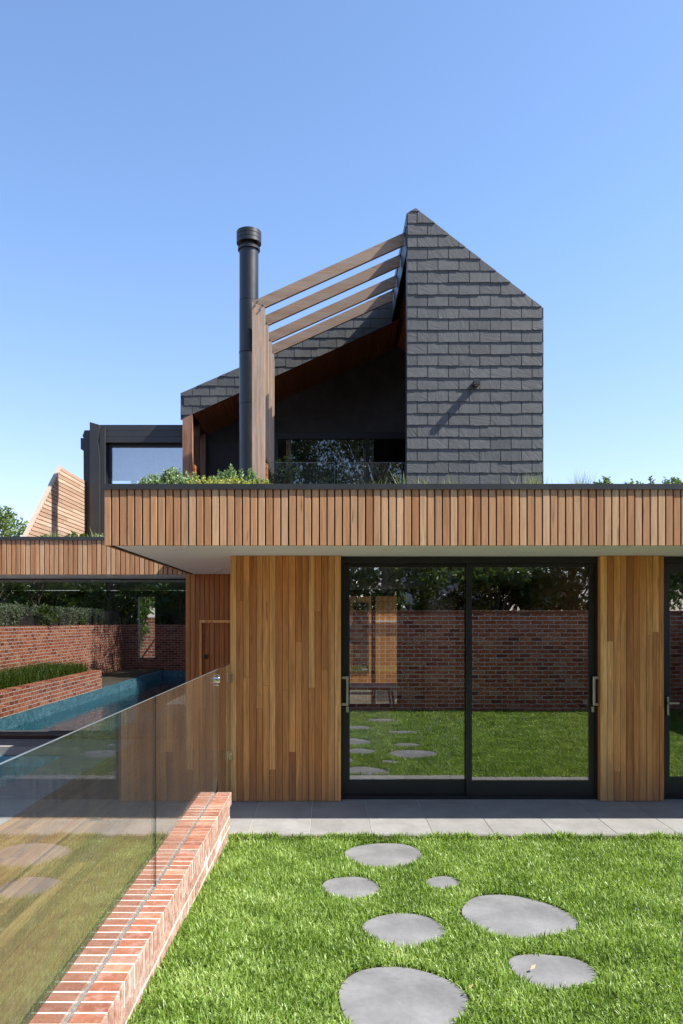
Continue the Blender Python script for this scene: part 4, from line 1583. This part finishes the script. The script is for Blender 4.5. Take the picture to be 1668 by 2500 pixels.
tree('bushy_tree', -9.4, 24.0, 0, 5.05, 1.9, 46, 5200, .13, M_LEAF_MID, 'sunlit bushy green tree beyond the left roof garden', 'tree', None, .14, .35)
tree('bushy_tree', -11.3, 24.5, 0, 4.55, 1.5, 30, 2600, .13, M_LEAF_MID, 'lower olive green tree at the left edge of the photo', 'tree', None, .12, .35)
# trees behind the garden wall (they show in the glass)
G_ = 'trees behind the garden wall reflected in the glass'
for i, (x, y, h, s, lab) in enumerate((
        (-1.6, -4.2, 5.2, 1.5, 'dark tree behind the brick wall nearest the pool corner'),
        (2.3, -3.6, 5.4, 1.7, 'dense dark tree behind the brick wall reflected in the meeting stile'),
        (6.0, -4.2, 5.8, 2.0, 'dense dark tree behind the far end of the brick wall'),
        (0.4, -9.0, 6.5, 2.0, 'farther dark tree seen between the two nearer ones in the door glass'),
        (4.1, -3.2, 3.6, 1.3, 'lower dark tree behind the brick wall between two taller ones'),
        (7.6, -3.2, 5.0, 1.5, 'dark tree behind the brick wall at the far right in the glass'),
        (8.8, -6.5, 7.2, 2.2, 'tall dark tree beyond the end of the lawn'),
        (-2.7, -3.0, 5.6, 1.2, 'dark tree at the pool end throwing its shadow on the boundary wall'))):
    tree('broadleaf_tree', x, y, 0, h, s, 60, 15000, .15, M_LEAF_DARK, lab, 'tree', G_, .13, .16, clump=.28)
tree('tall_gum_tree', 1.6, -7.5, 0, 14.5, 4.2, 80, 20000, .20, M_LEAF_EUC, 'tall gum tree with pale trunk reflected in the terrace window', 'tree', None, .28, .35, .6, M_PALEBARK, .2)
tree('tall_gum_tree', -2.6, -9.5, 0, 14.0, 3.6, 80, 20000, .20, M_LEAF_EUC, 'second tall gum tree, at the left in the terrace window reflection', 'tree', None, .25, .3, .6, M_PALEBARK, .2)
for (x, y, h, s, lab) in ((-9.3, 3.0, 3.6, 1.6, 'hedge tree behind the boundary wall halfway along the pool'), (-9.6, 7.5, 3.4, 1.6, 'hedge tree behind the boundary wall nearest the pool room'),
                          (-9.2, -1.5, 4.2, 1.7, 'hedge tree behind the boundary wall at the far pool end'), (-6.0, -8.2, 5.5, 1.8, 'hedge tree behind the shaded wall at the pool end'), (-9.0, -8.6, 6.2, 2.0, 'tall hedge tree at the far corner of the pool yard'),
                          (-3.4, -8.4, 5.8, 1.8, 'hedge tree behind the shaded wall beside the pool corner'), (-12.5, -4.0, 6.5, 2.2, 'tall tree well behind the pool boundary wall'), (-12.5, 3.0, 5.6, 2.2, 'broad tree well behind the planter')):
    tree('hedge_tree', x, y, 0, h, s, 40, 9000, .14, M_LEAF_MID if y > 2 else M_LEAF_DARK, lab, 'tree', 'trees along the pool boundary', .1, .2)
tree('courtyard_tree', -4.75, 20.0, 0, 4.6, 1.4, 60, 11000, .13, M_LEAF_MID, 'sunlit courtyard tree seen through the pool room', 'tree', None, .08, .2)

n = 30000
wood = np.stack([RNG.uniform(-34, -6.5, n), RNG.uniform(-27, -19, n), RNG.uniform(0, 1, n) ** .8 * 8.0], 1)
wood[:, 2] *= 0.75 + 0.22 * np.sin(wood[:, 0] * .9) + .1 * np.sin(wood[:, 0] * 2.3 + 1)
V, Q = leaf_mesh(wood, RNG.normal(size=wood.shape), RNG.uniform(.3, .7, n), .6)
tag(mesh_np('distant_trees', V, Q, NOTRI, M_LEAF_DARK), 'far dark mass of trees behind the pool yard, seen in the pool room glass', 'trees', kind='stuff')

# ------------------------------------------------------------------ boundary walls behind the camera and at the pool
bw = empty('boundary_wall', (3.2, -0.6, 0), 'tall red brick garden wall behind the lawn reflected in the sliding door', 'wall')
mb = MB(); mb.box(-1.06, 7.6, -0.70, -0.45, -.14, 1.94); mb.build('body', M_WALL_XZ, bw)
mb = MB()
x = -1.07
while x < 7.6:
    mb.cbox(x, x + .228, -.71, -.44, 1.9405, 2.0, .006, 0, .002)
    x += .238
mb.build('coping', [M_BRICK], bw)
sw = empty('boundary_wall', (7.5, 3, 0), 'brick side wall at the right end of the lawn', 'wall')
mb = MB(); mb.box(7.45, 7.68, -0.44, 7.9, -.14, 1.95); mb.build('body', M_WALL_YZ, sw)
pw = empty('boundary_wall', (-7.7, 3, 0), 'sunlit red brick boundary wall along the pool', 'wall')
mb = MB(); mb.box(-7.85, -7.6, -5.7, 12.1, -.14, 1.66); mb.build('body', M_WALL_YZ, pw)
pe = empty('boundary_wall', (-4, -5.8, 0), 'shaded brick wall across the far end of the pool', 'wall')
mb = MB(); mb.box(-7.84, -1.07, -5.95, -5.71, -.14, 1.66); mb.build('body', M_WALL_XZ, pe)
mb = MB()
mb.box(-8.0, -7.86, -5.9, 12.1, -.14, 2.15)
for k in range(6):
    yy = -5.8 + k * 3.4
    mb.box(-7.859, -7.83, yy, yy + .08, 1.6605, 2.16)
tag(mb.build('charcoal_fence', M_CHAR), 'charcoal timber fence standing above the pool boundary wall', 'fence')
pl = empty('brick_planter', (-6.5, 5, 0), 'raised red brick planter along the pool edge', 'planter')
mb = MB(); mb.box(-6.3, -6.06, 2.95, 11.2, -.019, .47); mb.box(-7.599, -6.301, 2.95, 3.19, -.019, .47)
mb.build('body', M_WALL_YZ, pl)
mb = MB(); mb.box(-7.599, -6.301, 3.191, 11.2, -.019, .43); mb.build('soil', M_SOIL, pl)
mb = MB(); mb.box(-7.599, -6.165, -5.7, 2.94, -.13, 0.0)  # dark earth colour stands in for the tree shade on this strip
tag(mb.build('pool_coping', M_EARTH), 'paving between pool and boundary wall, coloured dark for tree shade', 'paving', kind='structure')
M_GRASS2 = m_leaf('planter_grass', [(0, (.05, .10, .014)), (.5, (.10, .18, .025)), (1, (.19, .27, .06))], .45, .35)
n = 9000
P = np.stack([RNG.uniform(-7.5, -6.32, n), RNG.uniform(3.2, 11.1, n)], 1)
V, Q, T2 = blades(P, .18, .42, .008, .016, .7, .43)
tag(mesh_np('planter_grass', V, Q, T2, M_GRASS2), 'long soft green grass filling the brick planter', 'grass', kind='stuff')
# trailing silver foliage over the charcoal fence
M_SILVER = m_leaf('silver_foliage', [(0, (.16, .21, .15)), (.6, (.28, .34, .25)), (1, (.40, .45, .36))], .6, .3, .3)
for (ya, yb, lab) in ((7.6, 11.8, 'silver trailing creeper over the charcoal fence nearest the pool room'), (3.6, 7.1, 'silver trailing creeper over the middle of the charcoal fence'), (-3.5, 3.3, 'thin silver creeper over the far end of the charcoal fence')):
    C = []
    for k in range(70):
        y = random.uniform(ya, yb)
        L = random.choice((.12, .2, .25, .3, .75)) * random.uniform(.6, 1.2)
        m = int(L * 130) + 8
        t = np.linspace(0, 1, m)
        C.append(np.stack([-7.82 + RNG.normal(0, .03, m), y + RNG.normal(0, .05, m), 2.19 - t * L + RNG.normal(0, .02, m)], 1))
    C = np.concatenate(C)
    V, Q = leaf_mesh(C, RNG.normal(size=C.shape), RNG.uniform(.03, .06, len(C)), .8)
    o = mesh_np('creeper', V, Q, NOTRI, M_SILVER)
    tag(o, lab, 'creeper', 'creepers over the charcoal fence')

# neighbour's house far behind the camera (a pale patch between the trees in the glass)
nb = empty('neighbour_house', (5.5, -19, 0), 'pale two storey neighbour house behind the trees, reflected in the door', 'house')
mb = MB(); mb.box(3.6, 6.6, -24, -18, -.1, 5.6); mb.build('wall', m_plain('lilac_render', (.46, .45, .48), .85, .2, 0, .05), nb)
mb = MB(); mb.prism([(3.3, 5.6), (6.9, 5.6), (5.1, 6.9)], -24.3, -17.7); mb.build('roof', M_CHAR, nb)
for xx in (4.0, 5.3):
    mb = MB(); mb.box(xx, xx + .9, -18.0, -17.97, 3.4, 4.8); w_ = mb.build('window', M_BLACK, nb)

# ------------------------------------------------------------------ roof gardens
M_WEST = m_leaf('grey_green_leaves', [(0, (.10, .17, .07)), (.5, (.19, .28, .13)), (.85, (.32, .42, .23)), (1, (.48, .55, .36))], .5, .3, .4)
M_SEDUM = m_leaf('yellow_green_leaves', [(0, (.20, .25, .05)), (.5, (.36, .38, .10)), (1, (.55, .50, .20))], .5, .3, .4)
M_JADE = m_leaf('deep_green_leaves', [(0, (.05, .095, .025)), (.5, (.11, .18, .05)), (.9, (.20, .28, .10)), (1, (.36, .42, .22))], .35, .25, .6)
M_REED = m_leaf('reed_blades', [(0, (.09, .14, .03)), (.5, (.20, .25, .07)), (1, (.48, .45, .25))], .5, .35, .4)


def shrub(name, x, y, z0, stems, hmin, hmax, rad, leaf, mat, label, group, aspect=.42, dens=90, up=.7):
    """upright stems closely set with small leaves"""
    root = empty(name, (x, y, z0), label, 'shrub', group)
    C, N = [], []
    mb = MB()
    for k in range(stems):
        a = random.uniform(0, 6.283)
        r = rad * math.sqrt(random.random())
        h = random.uniform(hmin, hmax) * (1 - .45 * (r / rad) ** 2)
        b = np.array([x + r * .5 * math.cos(a), y + r * .5 * math.sin(a), z0])
        tp = np.array([x + r * math.cos(a), y + r * math.sin(a), z0 + h])
        mb.tube([b, (b + tp) / 2 + np.array([0, 0, .02]), tp], [.006, .004, .002], 5)
        m = max(14, int(h * dens * 1.6))
        t = .22 + .78 * np.linspace(0, 1, m)
        c = b + (tp - b) * t[:, None]
        aa = np.arange(m) * 2.4
        taper = np.clip((1.04 - t) * 2.2, .35, 1)
        o_ = np.stack([np.cos(aa), np.sin(aa), np.full(m, up)], 1)
        N.append(o_)
        C.append(c + o_ * (leaf * .5 * taper)[:, None] + RNG.normal(0, .003, (m, 3)))
    C = np.concatenate(C); N = np.concatenate(N)
    mb.build('stem', M_BARK, root)
    V, Q = leaf_mesh(C, N, RNG.uniform(.75, 1.25, len(C)) * leaf, aspect)
    mesh_np('foliage', V, Q, NOTRI, mat, root)
    return root


def tuft(x, y, z0, h, spread, nb_, mat, label, group, w=.005, lean=.35):
    P = np.stack([x + RNG.normal(0, spread, nb_), y + RNG.normal(0, spread, nb_)], 1)
    V, Q, T2 = blades(P, h * .45, h, w * .7, w * 1.3, lean, z0)
    o = mesh_np('grass_tuft', V, Q, T2, mat)
    tag(o, label, 'grass tuft', group)
    return o


ZS = 2.855
GS = 'shrubs at the edge of the roof garden'
DS = 7.35


def ztop(py, d): return K + (HY - py) * d / FL - ZS


for (px, py, d, rad, stems, lab) in (
        (372, 1152, 7.30, 0.17, 66, 'low grey green shrub at the left end of the roof edge'),
        (430, 1134, 7.35, 0.18, 101, 'tall grey green shrub in front of the charcoal window'),
        (475, 1150, 7.40, 0.12, 48, 'grey green shrub at the foot of the red timber post'),
        (545, 1143, 7.42, 0.17, 74, 'grey green shrub between the red post and the flue'),
        (575, 1128, 7.35, 0.12, 66, 'tallest grey green shrub just left of the flue base'),
        (614, 1142, 7.45, 0.10, 39, 'grey green shrub at the foot of the front rafter post'),
        (645, 1160, 7.45, 0.08, 26, 'small grey green shrub right of the rafter posts')):
    h = ztop(py, d)
    shrub('grey_green_shrub', (px - VX) * d / FL, d, ZS, stems, h * .62, h, rad, .032, M_WEST, lab, GS, .5, 90)
for (px, py, d, rad, stems, lab) in (
        (505, 1162, 7.12, 0.21, 132, 'yellow green sedum clump left of the flue'),
        (570, 1164, 7.10, 0.23, 140, 'yellow green sedum clump below the flue'),
        (630, 1168, 7.12, 0.18, 96, 'yellow green sedum clump below the rafter posts')):
    h = ztop(py, d)
    shrub('sedum', (px - VX) * d / FL, d, ZS, stems, h * .6, h, rad, .022, M_SEDUM, lab, 'sedum clumps on the roof edge', .6, 130)
for (px, py, d, rad, stems, lab) in (
        (1474, 1157, 7.6, 0.13, 70, 'round dark green shrub on the roof edge beside the feathery grass'),
        (1545, 1163, 7.8, 0.15, 48, 'low dark green shrub on the roof edge, second of the right group'),
        (1590, 1158, 7.4, 0.05, 11, 'thin upright dark green shrub on the roof edge'),
        (1642, 1157, 7.6, 0.17, 74, 'widest dark green shrub at the right end of the roof edge')):
    h = ztop(py, d)
    shrub('dark_green_shrub', (px - VX) * d / FL, d, ZS, stems, h * .7, h * .95, rad, .038, M_JADE, lab, GS, .55, 55, .5)
GT = 'grass tufts on the roof edge'
for (px, py, sp, nb_, lab) in (
        (895, 1168, .02, 14, 'short pale grass tuft below the terrace window'),
        (925, 1165, .025, 18, 'pale grass tuft below the glass balustrade'),
        (962, 1160, .02, 14, 'sparse grass tuft left of the slate wall corner'),
        (984, 1146, .02, 22, 'tall grass tuft at the slate wall corner'),
        (1035, 1158, .03, 26, 'grass tuft at the left part of the slate wall'),
        (1075, 1166, .015, 8, 'few grass blades low on the slate wall'),
        (1105, 1157, .025, 20, 'spreading grass tuft under the wall light shadow'),
        (1155, 1168, .02, 9, 'small grass sprig under the wall light'),
        (1222, 1166, .02, 14, 'small grass sprig right of the wall light'),
        (1268, 1154, .03, 24, 'fine grass tuft near the right slate corner'),
        (1305, 1146, .028, 50, 'dense tall green grass tuft at the right slate corner'),
        (1352, 1164, .03, 16, 'sparse dry grass tuft just past the slate wall'),
        (1418, 1146, .035, 170, 'feathery fine grass tuft against the sky')):
    d = 7.15
    tuft((px - VX) * d / FL, d, ZS, ztop(py, d) * 1.12, sp, nb_, M_REED, lab, GT, .006 if nb_ < 80 else .003, .3)
# left roof garden
d = 11.45
for (px, py, rad, stems, lab) in ((20, 1296, .16, 24, 'low green shrub on the left roof garden edge'), (118, 1300, .14, 22, 'low green shrub below the shadow on the batten screen'), (188, 1293, .17, 30, 'green shrub on the left roof garden beside the charcoal post'), (246, 1297, .09, 14, 'pale shrub between the charcoal post and the front fascia')):
    h = ztop(py, d)
    shrub('garden_shrub', (px - VX) * d / FL, d, ZS - .005, stems, h * .6, h, rad, .05, M_LEAF_MID if px < 240 else M_WEST, lab, 'shrubs on the left roof garden', .4, 60, .9)
for (px, py, lab) in ((135, 1282, 'dry grass tuft in front of the batten screen'), (228, 1285, 'strappy grass tuft beside the charcoal post')):
    tuft((px - VX) * d / FL, d, ZS - .005, ztop(py, d) * 1.1, .04, 26, M_REED, lab, 'grass tufts on the left roof garden', .012, .35)

# potted citrus on the terrace
ct = empty('citrus_tree', (-0.65, 12.45, 3.05), 'small leafy citrus tree in a pot behind the glass balustrade', 'plant')
cx_, cy_ = PT(697, 0, 12.45)[0], 12.45
mb = MB(); mb.lathe(cx_, cy_, [(.12, 3.051), (.15, 3.35), (.165, 3.36), (.165, 3.39), (.13, 3.39), (.02, 3.37)], 24); mb.build('pot', M_CHAR, ct)
mb = MB()
tips = []
mb.tube([(cx_, cy_, 3.36), (cx_ + .01, cy_, 3.75), (cx_, cy_, 4.1)], [.012, .009, .005], 6)
for (dx, z0_, z1_) in ((-.33, 3.8, 4.18), (-.2, 3.6, 4.0), (.05, 3.9, 4.36), (.20, 3.85, 4.14), (.17, 3.6, 3.85), (-.08, 3.7, 4.22), (.1, 3.5, 3.7), (-.1, 3.5, 3.65)):
    tp = (cx_ + dx, cy_ + random.uniform(-.15, .1), z1_)
    mb.tube([(cx_, cy_, z0_), (cx_ + dx * .5, cy_, (z0_ + z1_) / 2 + .05), tp], [.007, .005, .003], 5)
    tips.append((np.array((cx_, cy_, z0_)), np.array(tp)))
mb.build('stem', M_BARK, ct)
C, N = [], []
for a, b in tips:
    m = 24
    t = RNG.uniform(.35, 1.05, m)
    C.append(a + (b - a) * t[:, None] + RNG.normal(0, .045, (m, 3)))
    N.append(RNG.normal(size=(m, 3)) + np.array([0, 0, .1]))
C = np.concatenate(C); N = np.concatenate(N)
V, Q = leaf_mesh(C, N, RNG.uniform(.07, .125, len(C)), .45)
mesh_np('foliage', V, Q, NOTRI, M_LEAF_MID, ct)

# fallen leaves
M_DRY = m_leaf('dry_leaf', [(0, (.35, .24, .12)), (1, (.50, .38, .22))], .7, .2, .2)
for (px, py, s, lab) in ((424, 2457, .075, 'pale curled dry leaf on the lawn near the brick wall'), (1302, 2357, .05, 'small dry leaf on the right hand stepping stone'), (1150, 2415, .04, 'small brown leaf beside the largest stepping stone')):
    x, y = ground_pt(px, py, -0.03)
    V, Q = leaf_mesh(np.array([[0, 0, 0], [.006, .004, .004]]), np.array([[.7, .6, .25], [.6, .7, .1]]), np.array([s, s * .7]), .35)
    o = mesh_np('fallen_leaf', V, Q, NOTRI, M_DRY)
    o.location = (x, y, -.018 if px != 1302 else -.038)
    tag(o, lab, 'leaf')
